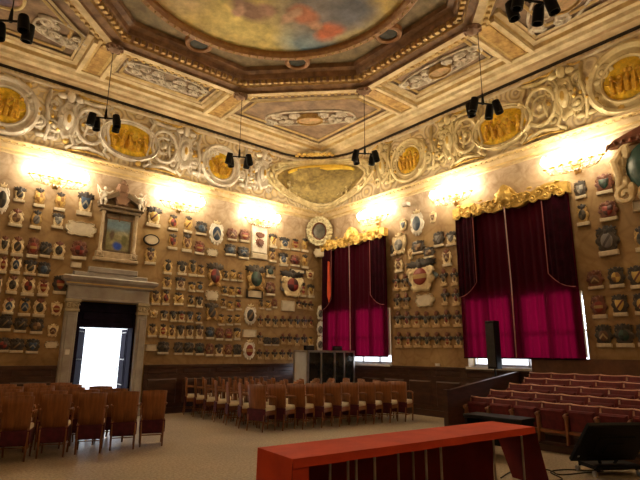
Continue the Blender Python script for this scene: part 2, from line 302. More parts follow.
# ------------------------------------------------------------------ room shell
DX0, DX1, DZ = 3.20, 4.66, 2.82
WIN = [(10.08, 13.00, 1.30, 2.95), (4.55, 7.48, 1.30, 2.95)]
b = MB(); b.box(XB, XR+.45, YB, YL+2.2, -.2, 0); struct(b.build('floor', floor_mat()))
b = MB(); T = .45
b.box(XB, DX0, YL, YL+T, 0, 8.45); b.box(DX1, XR+T, YL, YL+T, 0, 8.45); b.box(DX0, DX1, YL, YL+T, DZ, 8.45)
struct(b.build('wall_left', WALLM))
b = MB(); (a0,a1,z0,z1), (c0,c1,_,_) = WIN[0], WIN[1]
for y0, y1 in ((YB, c0), (c1, a0), (a1, YL)): b.box(XR, XR+T, y0, y1, 0, 8.45)
for y0, y1 in ((c0, c1), (a0, a1)): b.box(XR, XR+T, y0, y1, 0, z0); b.box(XR, XR+T, y0, y1, z1, 8.45)
struct(b.build('wall_right', WALLM))
b = MB(); b.box(XB-.3, XB, YB, YL, 0, 8.45); struct(b.build('wall_rear', WALLM))
b = MB(); b.box(XB-.3, XR+T, YB-.3, YB, 0, 8.45); struct(b.build('wall_back', WALLM))
b = MB(); b.box(XB-.3, XR+T, YB-.3, YL+T, 9.1, 9.3)
struct(b.build('ceiling', MAUVE))
# panelled wainscot
def wainscot(name, w, a0, a1, gap=()):
    b = MB(); segs = []; x = a0
    for g0, g1 in gap: segs.append((x, g0)); x = g1
    segs.append((x, a1))
    for s0, s1 in segs:
        b.box(s0, s1, -.05, 0, 0, 1.22); b.box(s0, s1, -.09, 0, 1.20, 1.27); b.box(s0, s1, -.075, 0, 0, .16); b.box(s0, s1, -.065, 0, .98, 1.02)
        n = max(1, round((s1-s0)/.95)); d = (s1-s0)/n
        for k in range(n):
            b.bbox(s0+k*d+.09, s0+(k+1)*d-.09, -.08, -.04, .26, .90, .03); b.bbox(s0+k*d+.09, s0+(k+1)*d-.09, -.065, -.04, 1.04, 1.17, .015)
    o = b.build(name, DWOOD, loc=(0,YL,0) if w == 'L' else (XR,0,0), rot=RL if w == 'L' else RR)
    return struct(o)
wainscot('baseboard_left', 'L', XB, XR-.1, [(2.88, 4.98)])
wainscot('baseboard_right', 'R', -(YL-.1), -YB)
# cornice between wall and frieze, and the frieze itself
CP = [(0,6.22),(.03,6.24),(.03,6.30),(.07,6.33),(.10,6.42),(.10,6.45),(.17,6.50),(.18,6.54),(.12,6.56),(0,6.58)]
def sweep(name, prof, mats, mis=None, x0=XB, y0=YB, x1=XR, y1=YL):
    b = MB()
    for i in range(len(prof)-1):
        (d0,z0),(d1,z1) = prof[i], prof[i+1]
        ra = [(x0+d0,y0+d0,z0),(x1-d0,y0+d0,z0),(x1-d0,y1-d0,z0),(x0+d0,y1-d0,z0)]
        rb = [(x0+d1,y0+d1,z1),(x1-d1,y0+d1,z1),(x1-d1,y1-d1,z1),(x0+d1,y1-d1,z1)]
        b.rings([ra, rb], mis[i] if mis else 0, caps=False)
    return b
b = sweep('trim_1', CP, None, [0,0,1,0,0,1,0,0,1])
for k in range(70):
    for w in 'LR':
        a = (XR if w == 'L' else YL)-.2-k*.16
        if w == 'L': b.box(a-.05, a, YL-.14, YL-.09, 6.44, 6.49)
        else: b.box(XR-.14, XR-.09, a-.05, a, 6.44, 6.49)
struct(b.build('trim_1', [M('cornice_paint', (.70,.56,.33), (.48,.35,.19), 3, .6), OCHRE]))
# frieze: flat on the walls, rounding into a concave pendentive in the corner
def frieze_line(s):
    """plan of the frieze face at height fraction s: straight on the walls, a concave fillet in the corner"""
    o = .02+.06*s; R = .12+1.75*math.sin(PI/2*min(1, 1.7*s)); cx, cy = XR-o-R, YL-o-R
    P = [(XB, YL-o), (4, YL-o), (8.2, YL-o)]+[(cx+R*math.sin(a), cy+R*math.cos(a)) for a in [PI/2*k/14 for k in range(15)]]+[(XR-o, 10.2), (XR-o, 5), (XR-o, YB)]
    return P
TOP = frieze_line(1)
b = MB(); b.rings([[(x, y, 6.56+1.81*k/14) for x, y in frieze_line(k/14)] for k in range(15)], 0, caps=False, closed=False)
struct(b.build('trim_2', FRIEZEM, smooth=False))
b = MB(); b.tube([(x, y, 8.37) for x, y in TOP], .045, 6); struct(b.build('trim_3', M('dark_line', (.03,.018,.01), (.02,.012,.008), 5, .7)))
b = MB(); b.tube([(x-.02, y-.03, 8.22) for x, y in TOP], .05, 6); struct(b.build('trim_4', M('pale_band', (.78,.70,.55), (.62,.52,.38), 4, .7)))
CEILC = M('ceiling_cream', (.70,.58,.36), (.44,.34,.19), 3, .7)
# ceiling border stepping up from the frieze to the coffers, with the tongue over the corner
b = sweep('trim_5', [(-.02,8.38),(.34,8.40),(.36,8.46),(.52,8.48),(.55,8.56),(.66,8.58),(.68,8.68),(.80,8.70),(.82,8.80)], None, [0,0,1,1,1,2,1,0])
TG = [(x, y, 8.385) for x, y in TOP[2:19]] + [(XR,10.2,8.385),(XR,YL,8.385),(8.2,YL,8.385)]; b.add(TG, [(i, i+1, 18) for i in range(17)]+[(17,18,19) if 0 else (0,18,19)], 0)
struct(b.build('trim_5', [M('ceiling_band', (.60,.46,.27), (.40,.28,.15), 1.6, .7), CEILC, OCHRE]))
# coffer ground
b = MB(); CX, CY = 4.45, 6.85
def octo(r, z, n=8): return [(CX+r/math.cos(PI/8)*math.cos(PI/8+k*PI/4), CY+r/math.cos(PI/8)*math.sin(PI/8+k*PI/4), z) for k in range(8)]
o8 = octo(4.3, 8.80); R4 = [(XR-.7,YL-.7,8.8),(XB+.7,YL-.7,8.8),(XB+.7,YB+.7,8.8),(XR-.7,YB+.7,8.8)]
vs = o8 + R4      # octagon vertices 0..7 start in the +x/+y corner region, going anticlockwise
b.add(vs, [(0,1,8),(1,2,9,8),(2,3,9),(3,4,10,9),(4,5,10),(5,6,11,10),(6,7,11),(7,0,8,11)], 0)
struct(b.build('trim_6', MAUVE))
# octagonal frame: light outer mouldings, egg and dart, brown inner steps
PR = [(4.50,8.80,1),(4.48,8.70,1),(4.40,8.68,0),(4.38,8.60,1),(4.22,8.56,2),(4.20,8.52,1),(4.12,8.50,1),(4.02,8.50,1),(4.00,8.56,3),(3.86,8.60,3),(3.84,8.66,4),(3.66,8.74,3),(3.62,8.84,3),(3.50,8.88,3),(3.48,8.99,3)]
b = MB()
for i in range(len(PR)-1): b.rings([octo(PR[i][0], PR[i][1]), octo(PR[i+1][0], PR[i+1][1])], PR[i+1][2], caps=False)
for k in range(8):
    a = k*PI/4; rot = Matrix.Translation((CX,CY,0)) @ Matrix.Rotation(a, 4, 'Z'); b.xf = rot
    for q in range(-9, 10):
        s = q*.165
        b.box(3.70, 3.80, s-.045, s+.045, 8.62, 8.72, 4)
        b.box(4.26, 4.34, s*1.12-.035, s*1.12+.035, 8.53, 8.59, 2)
b.xf = None
struct(b.build('trim_7', [MAUVE, CEILC, OCHRE, BROWN, GILTD]))
b = MB(); b.add(octo(3.5, 8.985), [(7,6,5,4,3,2,1,0)]); struct(b.build('trim_8', fresco('spandrels', ((.16,.12,.06),(.26,.20,.10)), [], .1, 2, fine=4)))
# straight beams running from the octagon corners to the border
def beam(b, p, q, w=.34):
    p, q = Vector(p), Vector(q); d = q-p; L = d.length; a = math.atan2(d.y, d.x)
    b.xf = Matrix.Translation((p.x, p.y, 0)) @ Matrix.Rotation(a, 4, 'Z')
    b.box(0, L, -w-.12, w+.12, 8.70, 8.82, 0); b.box(0, L, -w, w, 8.62, 8.72, 1)
    b.box(0, L, -w, -w+.10, 8.54, 8.63, 0); b.box(0, L, w-.10, w, 8.54, 8.63, 0)
    b.box(.1, L-.1, -w*.45, w*.45, 8.595, 8.63, 2); b.xf = None
b = MB(); r = 4.25; t8 = r*math.tan(PI/8)
for sx in (-1, 1):
    beam(b, (CX+sx*t8, CY+r), (CX+sx*t8, YL-.6)); beam(b, (CX+sx*t8, CY-r), (CX+sx*t8, YB+.6))
    beam(b, (CX+r, CY+sx*t8), (XR-.6, CY+sx*t8)); beam(b, (CX-r, CY+sx*t8), (XB+.6, CY+sx*t8))
# raised inner frames of each coffer
def coffer(pts, z0=8.80, w=.07):
    n = len(pts); c = Vector((sum(p[0] for p in pts)/n, sum(p[1] for p in pts)/n))
    for k, (ins, z) in enumerate(((0, 8.74), (.12, 8.77))):
        P = [c+(Vector(p)-c)*(1-ins) for p in pts]
        for i in range(n): b.tube([(P[i].x,P[i].y,z), (P[(i+1)%n].x,P[(i+1)%n].y,z)], w*.6, 4, 0 if k == 0 else 1)
x0, x1 = CX-t8+.5, CX+t8-.5; coffer([(x0,11.38),(x1,11.38),(x1,12.45),(x0,12.45)])
y0, y1 = CY-t8+.5, CY+t8-.5; coffer([(9.0,y0),(10.2,y0),(10.2,y1),(9.0,y1)])
def cornerpan(sx, sy, X, Y):
    a, c = CX+sx*(t8+.5), CY+sy*(4.55); d, e = CX+sx*4.55, CY+sy*(t8+.5)
    coffer([(a, c), (a, Y), (X, Y), (X, e), (d, e)] if sx*sy > 0 else [(d, e), (X, e), (X, Y), (a, Y), (a, c)])
cornerpan(1, 1, 10.2, 12.45); cornerpan(-1, 1, -2.2, 12.45); cornerpan(1, -1, 10.2, -1.5)
struct(b.build('trim_9', [CEILC, OCHRE, GILTD]))
# ------------------------------------------------------------------ ceiling ornaments and paintings
t = thing('ceiling_painting', 'large round painted sky in a gilt ring at the centre of the ceiling', 'painting', (CX, CY, 8.97), RC)
SKY = fresco('sky_fresco', ((.50,.36,.10),(.66,.52,.20)), [
    (.7,-1.9,1.2,.7,(.74,.62,.22),.5), (2.1,-1.55,.7,.5,(.22,.34,.42),.5), (1.6,-.5,1.0,.9,(.26,.24,.24),.5), (.3,-1.45,.5,.28,(.34,.20,.14),.3), (.62,-1.2,.25,.2,(.46,.28,.2),.3),
    (.12,-1.62,.12,.22,(.62,.38,.26),.3), (2.15,-.86,.28,.4,(.60,.17,.08),.3), (1.75,-.9,.22,.16,(.62,.36,.24),.3), (2.1,0,.5,.5,(.15,.16,.2),.5), (1.3,-.8,.35,.25,(.50,.20,.12),.3), (1.15,-1.0,.12,.3,(.60,.38,.26),.3),
    (-1.6,-1.2,.9,.7,(.70,.60,.36),.5), (-.95,-2.0,.5,.5,(.56,.44,.22),.5), (-.7,.2,1,.6,(.45,.22,.16),.4), (0,1.4,1.3,.8,(.62,.6,.5),.5)], .22, 1.6, fine=2.5)
b = MB(); b.rings([[(2.88*math.cos(2*PI*k/64), 0, 2.88*math.sin(2*PI*k/64)) for k in range(64)], [(2.88*math.cos(2*PI*k/64), -.02, 2.88*math.sin(2*PI*k/64)) for k in range(64)]]); b.build('painted_canvas', SKY, t)
def ringxz(b, R, prof, n=48, mi=0, ex=1.0, ez=1.0):
    b.rings([[((R+dr)*ex*math.cos(2*PI*k/n), y, (R+dr)*ez*math.sin(2*PI*k/n)) for k in range(n)] for dr, y in prof], mi, caps=False)
b = MB(); ringxz(b, 2.96, [(-.12,0),(-.12,-.10),(-.05,-.16),(.06,-.16),(.12,-.10),(.13,0)], 64)
for k in range(96): a = 2*PI*k/96; b.ball((2.96*math.cos(a), -.16, 2.96*math.sin(a)), .035, 1, 4)
b.build('round_frame', [M('amber_frame', (.36,.19,.06), (.24,.11,.035), 6, .5), GILTD], t)
DKPIC = fresco('dark_medallion', ((.012,.013,.010),(.04,.04,.028)), [], .1, 6)
where = {135: 'at upper left', 90: 'nearest the left wall', 45: 'nearest the room corner', 0: 'nearest the right wall', -45: 'at far right'}
for deg in (135, 90, 45, 0, -45):
    a = math.radians(deg); t = thing('ceiling_medallion', 'small dark round medallion in a brown ring, on the octagon rim %s' % where[deg], 'medallion', (CX+3.22*math.cos(a), CY+3.22*math.sin(a), 8.9), RC)
    b = MB(); b.dome(oval(.46,.46,20), [(1,.06),(1,0)]); b.build('medallion_face', DKPIC, t)
    b = MB(); ringxz(b, .27, [(-.06,.06),(-.05,-.04),(0,-.07),(.05,-.04),(.07,.06)], 24); b.build('ring_frame', M('ring_brown', (.34,.17,.07), None, 5, .5), t)
RELIEF = M('relief_white', (.66,.60,.50), (.34,.29,.23), 5, .7)
def relief(label, x, y, rot, w, h, seed, centre=True, mt=RELIEF):
    t = thing('stucco_relief', label, 'relief', (x, y, 8.79), (PI/2, 0, rot))
    b = MB(); scrollwork(b, w, h, seed, 1.1, .055, -.03); scrollwork(b, w*.8, h*.8, seed+5, 1.5, .035, -.05)
    b.tube([(w*.52*math.cos(2*PI*k/24), -.02, h*.52*math.sin(2*PI*k/24)*(1+.15*math.cos(4*PI*k/24))) for k in range(25)], .035, 5); b.build('scroll_relief', mt, t, True)
    if centre:
        b = MB(); b.dome(oval(h*.72,h*.46,20), [(1,0),(1,-.11),(.8,-.12)]); b.build('oval_panel', fresco('tiny_scene', ((.34,.25,.12),(.5,.30,.16)), [], .1, 5), t)
        b = MB(); ringxz(b, h*.38, [(-.03,0),(0,-.15),(.03,-.15),(.05,0)], 28, 0, 1, .66); b.build('oval_ring', GILTD, t)
relief('pale scrolling relief in the long ceiling panel beside the left wall', 4.45, 11.92, 0, 2.2, .8, 1, False)
relief('scrolling relief with small oval scene, ceiling panel beside the right wall', 9.6, 6.85, -PI/2, 2.3, .75, 2)
relief('scrolling relief with small oval scene, ceiling panel in the room corner', 8.75, 11.15, -PI/4, 2.7, 1.0, 3)
relief('black and white scroll relief in the upper left ceiling panel', 1.8, 11.6, .3, 1.2, .9, 4, False)
relief('dark oval wreath relief in the far right ceiling panel', 9.3, 3.5, -PI/4*3, 2.4, 1.3, 6)
t = thing('ceiling_painting', 'pink and violet oval painting at the top left of the ceiling', 'painting', (.25, 10.75, 8.78), (PI/2, 0, PI/4))
b = MB(); b.dome(oval(1.5, 1.0, 36), [(1,0),(1,-.02)]); b.build('painted_canvas', fresco('pink_fresco', ((.36,.16,.10),(.55,.34,.24)), [(.3,-.1,.5,.3,(.12,.10,.18),.4), (-.4,0,.4,.3,(.6,.22,.16),.4)], .2, 2), t)
b = MB(); ringxz(b, 1, [(-.05,0),(-.03,-.06),(.04,-.06),(.07,0)], 36, 0, .76, .51); b.build('oval_frame', CREAM, t)
VX = {(-1,1): 'nearest the left wall, left end', (1,1): 'between left wall and corner panels', (2,1): 'between corner and right wall panels', (2,-1): 'at the far right octagon corner'}
for (sx, sy), wh in VX.items():
    x, y = (CX+sx*1.68, CY+4.06) if abs(sx) == 1 else (CX+4.06, CY+sy*1.68)
    b = MB(); b.lathe([(.20,0),(.20,-.03),(.15,-.05),(.13,-.09),(.06,-.12),(.03,-.14)], 14)
    for k in range(8): b.ball((.16*math.cos(k*PI/4), .16*math.sin(k*PI/4), -.05), .04, 0, 5)
    tag(b.build('ceiling_boss', M('boss_brown', (.24,.13,.07), None, 8, .5), None, True, loc=(x, y, 8.50)), 'brown carved rosette boss on the octagon frame, '+wh, 'boss')
b = MB(); scrollwork(b, 1.3, .4, 11, 1.2, .03, -.02); b.dome(lobed(.5,.3,6,.12), [(1,0),(.9,-.04),(.5,-.06)])
tag(b.build('gilt_ornament', GILT, None, True, loc=(10.08,12.55,8.37), rot=(PI/2,0,-PI/4)), 'yellow gilt scroll ornament on the ceiling edge above the corner painting', 'ornament')
# ------------------------------------------------------------------ frieze medallions
GOLDP = fresco('gold_scene', ((.74,.47,.02),(.96,.68,.05)), [(0,-.1,.2,.2,(.62,.32,.02),.4), (.15,.05,.15,.2,(1,.8,.15),.4)], .15, 4, fine=9)
FIGG = M('gold_figures', (.86,.52,.05), (.40,.20,.02), 10, .55)
def medallion(w, a, z, gw, gh, rw, label):
    t = thing('frieze_medallion', label, 'medallion', on_wall(w, a, z, .06), RL if w == 'L' else RR)
    b = MB(); b.dome(oval(gw, gh, 32), [(1,.04),(1,-.03),(.93,-.05)])
    rnd = random.Random(int(a*100))
    for k in range(16):   # low relief figures
        x, zz = rnd.uniform(-.28,.28)*gw, rnd.uniform(-.3,.25)*gh
        b.ball((x, -.05, zz), .05+.04*rnd.random(), 0, 5, (.7, .6, 1.2))
    for k in range(5):
        x = (k-2)*gw*.15; h_ = gh*rnd.uniform(.22,.34); b.tube([(x,-.06,-gh*.3),(x+rnd.uniform(-.06,.06),-.09,-gh*.3+h_*.7),(x+rnd.uniform(-.08,.08),-.08,-gh*.3+h_*1.5)], [.05,.065,.03], 6, 1); b.ball((x+rnd.uniform(-.05,.05),-.09,-gh*.3+h_*1.7), .05, 1, 6)
        b.tube([(x,-.09,-gh*.1),(x+rnd.choice((-1,1))*.14,-.09,gh*rnd.uniform(-.05,.15))], [.03,.015], 5, 1)
    b.build('gold_relief', [GOLDP, FIGG], t, True)
    b = MB(); n = 40; R0x, R0z = gw/2, gh/2
    prof = [(0,.05),(0,-.08),(.04,-.10),(.07,-.06),(rw*.55,-.06),(rw*.6,-.11),(rw*.8,-.13),(rw,-.09),(rw,.05)]
    b.rings([[((R0x+d)*math.cos(2*PI*k/n), y, (R0z+d)*math.sin(2*PI*k/n)) for k in range(n)] for d, y in prof], 0, caps=False)
    for k in range(4):
        an = PI/4+k*PI/2; b.ball(((R0x+rw*.7)*math.cos(an), -.12, (R0z+rw*.7)*math.sin(an)), .05, 0, 5)
    b.build('stone_ring', GREYST if w == 'L' else CREAM, t, True)
medallion('L', 1.05, 7.36, .86, .92, .30, 'round gold relief in wide grey ring at the far left of frieze')
medallion('L', 4.02, 7.32, 1.42, .92, .12, 'oval gold relief on left wall frieze, above the painted altar')
medallion('L', 6.83, 7.29, .84, .86, .27, 'round gold relief in grey ring on left wall frieze nearest the corner')
medallion('R', 9.09, 7.31, .88, .84, .28, 'round gold relief in stone ring on right wall frieze nearest the corner')
medallion('R', 6.04, 7.28, 1.42, .90, .12, 'oval gold relief on right wall frieze, above the curtain behind the tiered seats')
medallion('R', 3.13, 7.32, .92, .96, .34, 'round gold relief in wide ring at the far right of frieze')
# corner painting, bent into the rounded corner
def frieze_pt(u, z, off=0.0):
    """point on the frieze surface: u = distance along it from the corner diagonal (+ = towards the right wall)"""
    P = [Vector(p) for p in frieze_line(max(0, min(1, (z-6.56)/1.81)))]
    g = [(XR-p.x)-(YL-p.y) for p in P]
    for i in range(len(P)-1):
        if g[i] >= 0 > g[i+1]: f = g[i]/(g[i]-g[i+1]); k0 = i; c = P[i].lerp(P[i+1], f); break
    k, cur, rem = (k0+1, c, u) if u > 0 else (k0, c, -u); st = 1 if u > 0 else -1
    while 0 <= k < len(P):
        d = (P[k]-cur).length
        if rem <= d or not 0 <= k+st < len(P): cur = cur.lerp(P[k], min(1, rem/max(d, 1e-6))); break
        rem -= d; cur = P[k]; k += st
    n = Vector((-1,-1)).lerp(Vector((0,-1)) if u < 0 else Vector((-1,0)), min(1, abs(u)/1.2)).normalized()
    return (cur.x+n.x*off, cur.y+n.y*off, z)
t = thing('corner_painting', 'wide oval figure painting in a lobed frame across the frieze corner', 'painting', (XR-.2, YL-.2, 7.4), (0,0,0)); t0 = Matrix.Translation((-(XR-.2), -(YL-.2), -7.4))
cp = fresco('battle_fresco', ((.24,.17,.06),(.42,.31,.10)), [], .18, 3.2, fine=8)
def bent_dome(b, au, az, offs, n=40, z0=7.42, u0=0.1):
    R = []
    for k, off in offs: R.append([frieze_pt(u0+au*k*math.cos(2*PI*i/n), z0+az*k*math.sin(2*PI*i/n), off) for i in range(n)])
    b.rings(R)
b = MB(); b.xf = t0; bent_dome(b, 1.75, .60, [(1,.06),(.9,.07),(.75,.07),(.6,.07),(.45,.07),(.3,.07),(.12,.07)]); PG = b
b = MB(); b.xf = t0
b.tube([frieze_pt(.1+1.45*math.cos(a), 7.50+.43*math.sin(a), .15) for a in [PI*(.12+.76*k/20) for k in range(21)]], [.04+.09*math.sin(PI*k/20) for k in range(21)], 6); b.build('golden_sky', M('golden_sky', (.92,.66,.08), (.7,.45,.05), 4, .7), t, True)
rnd = random.Random(5); b = PG
for k in range(60):
    u, z = rnd.uniform(-1.3,1.4), rnd.uniform(-.42,.12)
    p = frieze_pt(u, 7.42+z, .13); h = rnd.uniform(.10,.24); b.tube([(p[0],p[1],p[2]-h/2),(p[0]-.03,p[1]-.03,p[2]),(p[0]+rnd.uniform(-.05,.05),p[1]+rnd.uniform(-.05,.05),p[2]+h/2)], [.03,.045,.02], 5, 1)
b.build('painted_scene', [cp, M('figures_ochre', (.66,.56,.30), (.34,.24,.10), 9, .7)], t, True)
b = MB(); b.xf = t0
for au, az, r_ in ((1.82,.66,.055),(2.0,.74,.035),(2.2,.80,.05)):
    b.tube([frieze_pt(.1+au*math.cos(2*PI*i/48)*(1+.02*math.cos(8*2*PI*i/48)), 7.42+az*math.sin(2*PI*i/48)*(1-.05*abs(math.cos(2*PI*i/48))), .08) for i in range(49)], r_, 6)
for s in (-1,1):
    for k in range(5): 
        a = s*(PI/2-.5+.25*k)*1.0; p = frieze_pt(.1+2.05*math.cos(k*.3-.6)*s, 7.42+.72*math.sin(k*.3-.6), .12); b.ball(p, .09, 0, 5, (1,1,1.3))
b.build('lobed_frame', CREAM, t, True)
# stucco scrolls filling the frieze between the medallions
def shell_cartouche():
    b = MB(); b.dome(lobed(.50,.95,7,.07), [(1,.0),(1,-.05),(.85,-.10),(.75,-.06)]); b.dome(oval(.26,.5,16), [(1,-.05),(.9,-.12),(.5,-.17)])
    for s in (-1,1):
        b.tube(spiral(s*.34,.30,.17,1.3,s,PI/2), .04, 6); b.tube(spiral(s*.30,-.38,.15,1.3,-s,-PI/2), .04, 6)
        b.tube([(s*.42,-.03,.2),(s*.5,-.05,0),(s*.42,-.03,-.28)], [.03,.045,.03], 6); b.ball((s*.2,-.1,.52), .1, 0, 6, (1.2,.6,.7))
    b.ball((0,-.1,.55), .14, 0, 6, (.8,.7,1)); b.ball((0,-.14,0), .09, 1, 6, (.8,.7,1.4))
    for s in (-1,1): b.ball((s*.36,-.06,-.02), .05, 1, 5); b.tube([(s*.16,-.1,.66),(s*.3,-.1,.60),(s*.44,-.06,.62)], .022, 5, 1)
    return b
def volute_frame():
    b = MB(); b.tube([(.36*math.cos(2*PI*k/24), -.05, .42*math.sin(2*PI*k/24)) for k in range(25)], .05, 6)
    b.tube(spiral(0,0,.27,1.5,1,1), .04, 6); b.ball((0,-.06,0), .07, 0, 6)
    for s in (-1,1):
        b.tube([(s*.5,-.03,.62),(s*.36,-.05,.5),(s*.46,-.06,.3),(s*.42,-.05,0),(s*.5,-.06,-.3),(s*.38,-.05,-.55),(s*.55,-.03,-.66)], .045, 6)
    b.tube([(-.4,-.03,.6),(0,-.06,.52),(.4,-.03,.6)], .05, 6); b.tube([(-.4,-.03,-.62),(0,-.06,-.54),(.4,-.03,-.62)], .05, 6)
    b.tube([(-.5,-.04,.70),(-.2,-.06,.64),(.2,-.06,.64),(.5,-.04,.70)], .025, 5, 1); b.tube([(-.5,-.04,-.70),(-.2,-.06,-.65),(.2,-.06,-.65),(.5,-.04,-.70)], .025, 5, 1)
    return b
def acanthus(seed):
    b = MB(); scrollwork(b, 1.1, 1.2, seed, 1.0, .05, -.04)
    for s in (-1,1):
        for k in range(4): b.ball((s*(.12+.1*k), -.05, -.5+.27*k), .1, 0, 5, (1.3,.5,.7))
    b.tube([(0,-.03,-.6),(.06,-.06,-.2),(-.05,-.06,.2),(0,-.03,.6)], .05, 6)
    for k in range(5): b.ball((.25*math.cos(k*1.3), -.09, .12*k-.3), .045, 1, 5)
    return b
PROT = [('stucco_cartouche', shell_cartouche(), 'shell topped stucco cartouche'), ('stucco_volute', volute_frame(), 'spiral volute in stucco frame'), ('stucco_scroll', acanthus(21), 'curling stucco leaf scroll')]
PM = {}
for i, (nm, b, lb) in enumerate(PROT):
    for w, mt in (('L', GREYST), ('R', CREAM)): PM[i, w] = b.mesh(nm, [mt, GILT], True)
SPOT = [('L', 1.95, 2), ('L', 2.42, 0), ('L', 2.98, 1), ('L', 5.0, 1), ('L', 5.62, 0), ('L', 6.1, 2), ('L', 7.75, 2), ('L', 8.4, 0), ('L', .2, 2),
        ('R', 10.15, 0), ('R', 9.85, 2), ('R', 8.2, 2), ('R', 7.6, 0), ('R', 7.08, 1), ('R', 5.0, 1), ('R', 4.42, 0), ('R', 3.98, 2), ('R', 2.2, 2)]
NEAR = {'L': [(1.05,'leftmost round medallion'),(4.02,'left wall oval'),(6.83,'left wall medallion nearest corner')],
        'R': [(9.09,'right wall medallion nearest corner'),(6.04,'right wall oval'),(3.13,'rightmost round medallion')]}
for w, a, i in SPOT:
    c, nm = min(NEAR[w], key=lambda q: abs(q[0]-a)); side = ('right' if a > c else 'left') if w == 'L' else ('left' if a > c else 'right')
    o = link(PROT[i][0], PM[i, w]); o.location = on_wall(w, a, 7.42, .06); o.rotation_euler = RL if w == 'L' else RR; o.scale = (1.0, 1, 1.15)
    o['label'] = '%s on the frieze, %s of %s' % (PROT[i][2], side, nm); o['category'] = 'ornament'; o['group'] = 'stucco ornaments along the frieze'
b = MB(); b.dome(lobed(.16,.16,8,.12,32), [(1,0),(.9,-.04),(.4,-.06)]); rm = b.mesh('gilt_rosette', GILT, True)
for w, a, z, q in (('L',1.05,6.74,'below the leftmost round medallion'),('L',2.42,6.85,'below the first cartouche of the left frieze'),('L',4.3,6.72,'below the left wall oval medallion'),('L',1.45,8.05,'above the leftmost round medallion'),('R',5.3,6.75,'below the right wall oval medallion'),('R',3.3,6.7,'below the rightmost round medallion')):
    o = link('gilt_rosette', rm); o.location = on_wall(w, a, z, .08); o.rotation_euler = RL if w == 'L' else RR
    o['label'] = 'small round gilt rosette %s' % q; o['category'] = 'rosette'; o['group'] = 'gilt rosettes on the frieze'
# ------------------------------------------------------------------ doorway
t = thing('door_surround', 'grey stone door surround with pilasters and heavy cornice around the bright doorway', 'doorway', (0, YL, 0))
DS = M('door_stone', (.40,.38,.36), (.30,.27,.25), 3, .7)
for x0, x1 in ((2.90, 3.20), (4.66, 4.92)):
    b = MB(); b.bbox(x0, x1, -.10, 0, .18, 2.55, .02); b.bbox(x0+.06, x1-.06, -.12, -.09, .35, 2.45, .01); b.bbox(x0-.03, x1+.03, -.15, 0, 0, .18, .02); b.build('pilaster', DS, t)
    b = MB(); b.bbox(x0-.02, x1+.02, -.14, 0, 2.55, 2.62); b.bbox(x0-.03, x1+.03, -.16, 0, 2.78, 2.86)
    b.bbox(x0, x1, -.12, 0, 2.62, 2.78); c = (x0+x1)/2
    for s in (-1, 1): b.tube(spiral(c+s*.09, 2.71, .07, 1.3, s, 0, 12, -.13), .018, 5)
    b.ball((c, -.14, 2.70), .04, 0, 6, (1,.6,1.4)); b.build('capital', M('capital_stone', (.50,.43,.28), (.36,.30,.2), 5, .7), t)
b = MB(); b.bbox(2.90, 4.92, -.12, 0, 2.86, 3.18, .01); b.bbox(2.90, 4.92, -.15, 0, 2.84, 2.90, .01); b.build('lintel', DS, t)
b = MB(); b.rings([[(2.88-d, -.12-d, z), (4.94+d, -.12-d, z), (4.94+d, 0, z), (2.88-d, 0, z)] for d, z in ((.0,3.18),(.05,3.22),(.06,3.27),(.14,3.33),(.16,3.40),(.10,3.44))]); b.build('cornice', DS, t)
b = MB(); b.box(2.84, 4.98, -.195, -.1, 3.235, 3.262); b.build('gilt_fillet', M('fillet_gold', (.62,.45,.16), None, 6, .5), t)
b = MB(); b.bbox(2.99, 4.83, -.14, 0, 3.44, 3.55, .02); b.bbox(3.33, 4.55, -.16, 0, 3.55, 3.70, .02); b.build('blocking_course', DS, t)
b = MB(); b.box(DX0, DX0+.1, .02, .4, 0, 2.82); b.box(DX1-.06, DX1, .02, .4, 0, 2.82); b.box(DX0, DX1, .05, .4, 2.20, 2.32); b.box(DX0, DX1, .08, .18, 2.32, 2.82)
b.box(DX0, DX1, .02, .1, 2.60, 2.64); b.bbox(DX0+.15, DX1-.15, .05, .1, 2.37, 2.56, .02); b.build('dark_inner_frame', DKDOOR, t)
def door_leaf(name, hx, ex, lab):
    h, e = Vector((hx, YL+.35)), Vector((ex, YL+.98)); d = e-h
    t = thing(name, lab, 'door', (h.x, h.y, 0), (0, 0, math.atan2(d.y, d.x))); L = d.length
    b = MB(); b.box(0, L, -.03, .03, 0.01, 2.19)
    for z0, z1 in ((.15,.7),(.8,1.35),(1.45,2.05)):
        b.box(.08, L-.08, -.045, .045, z0, z1)
    b.build('leaf_panel', DKDOOR, t)
    b = MB()
    for z in (.12,.75,1.4,2.1):
        for k in range(5): b.ball((.08+k*(L-.16)/4, .05, z), .018, 0, 5); b.ball((.08+k*(L-.16)/4, -.05, z), .018, 0, 5)
    b.build('studs', METAL, t)
    b = MB(); b.tube([(L-.1,.04,1.0),(L-.1,.10,1.02),(L-.1,.10,1.18),(L-.1,.04,1.2)], .012, 6); b.build('handle', METAL, t)
door_leaf('door_leaf', 4.62, 4.67, 'dark studded door leaf standing open at the right of the bright doorway')
door_leaf('door_leaf', 3.28, 3.66, 'dark studded door leaf standing open at the left of the bright doorway')
b = MB(); b.bbox(-.05,.05,-.02,0,-.06,.06,.005); tag(b.build('wall_switch', WHITEP, loc=(3.05, YL-.12, 1.58)), 'small pale switch plate on the left door pilaster', 'switch')
b = MB(); b.bbox(-.07,.07,-.03,0,-.035,.035,.005); tag(b.build('wall_socket', WHITEP, loc=(XR-.001, 8.43, 1.32), rot=RR), 'small white plate on wall just above panelling between the two curtains', 'socket')
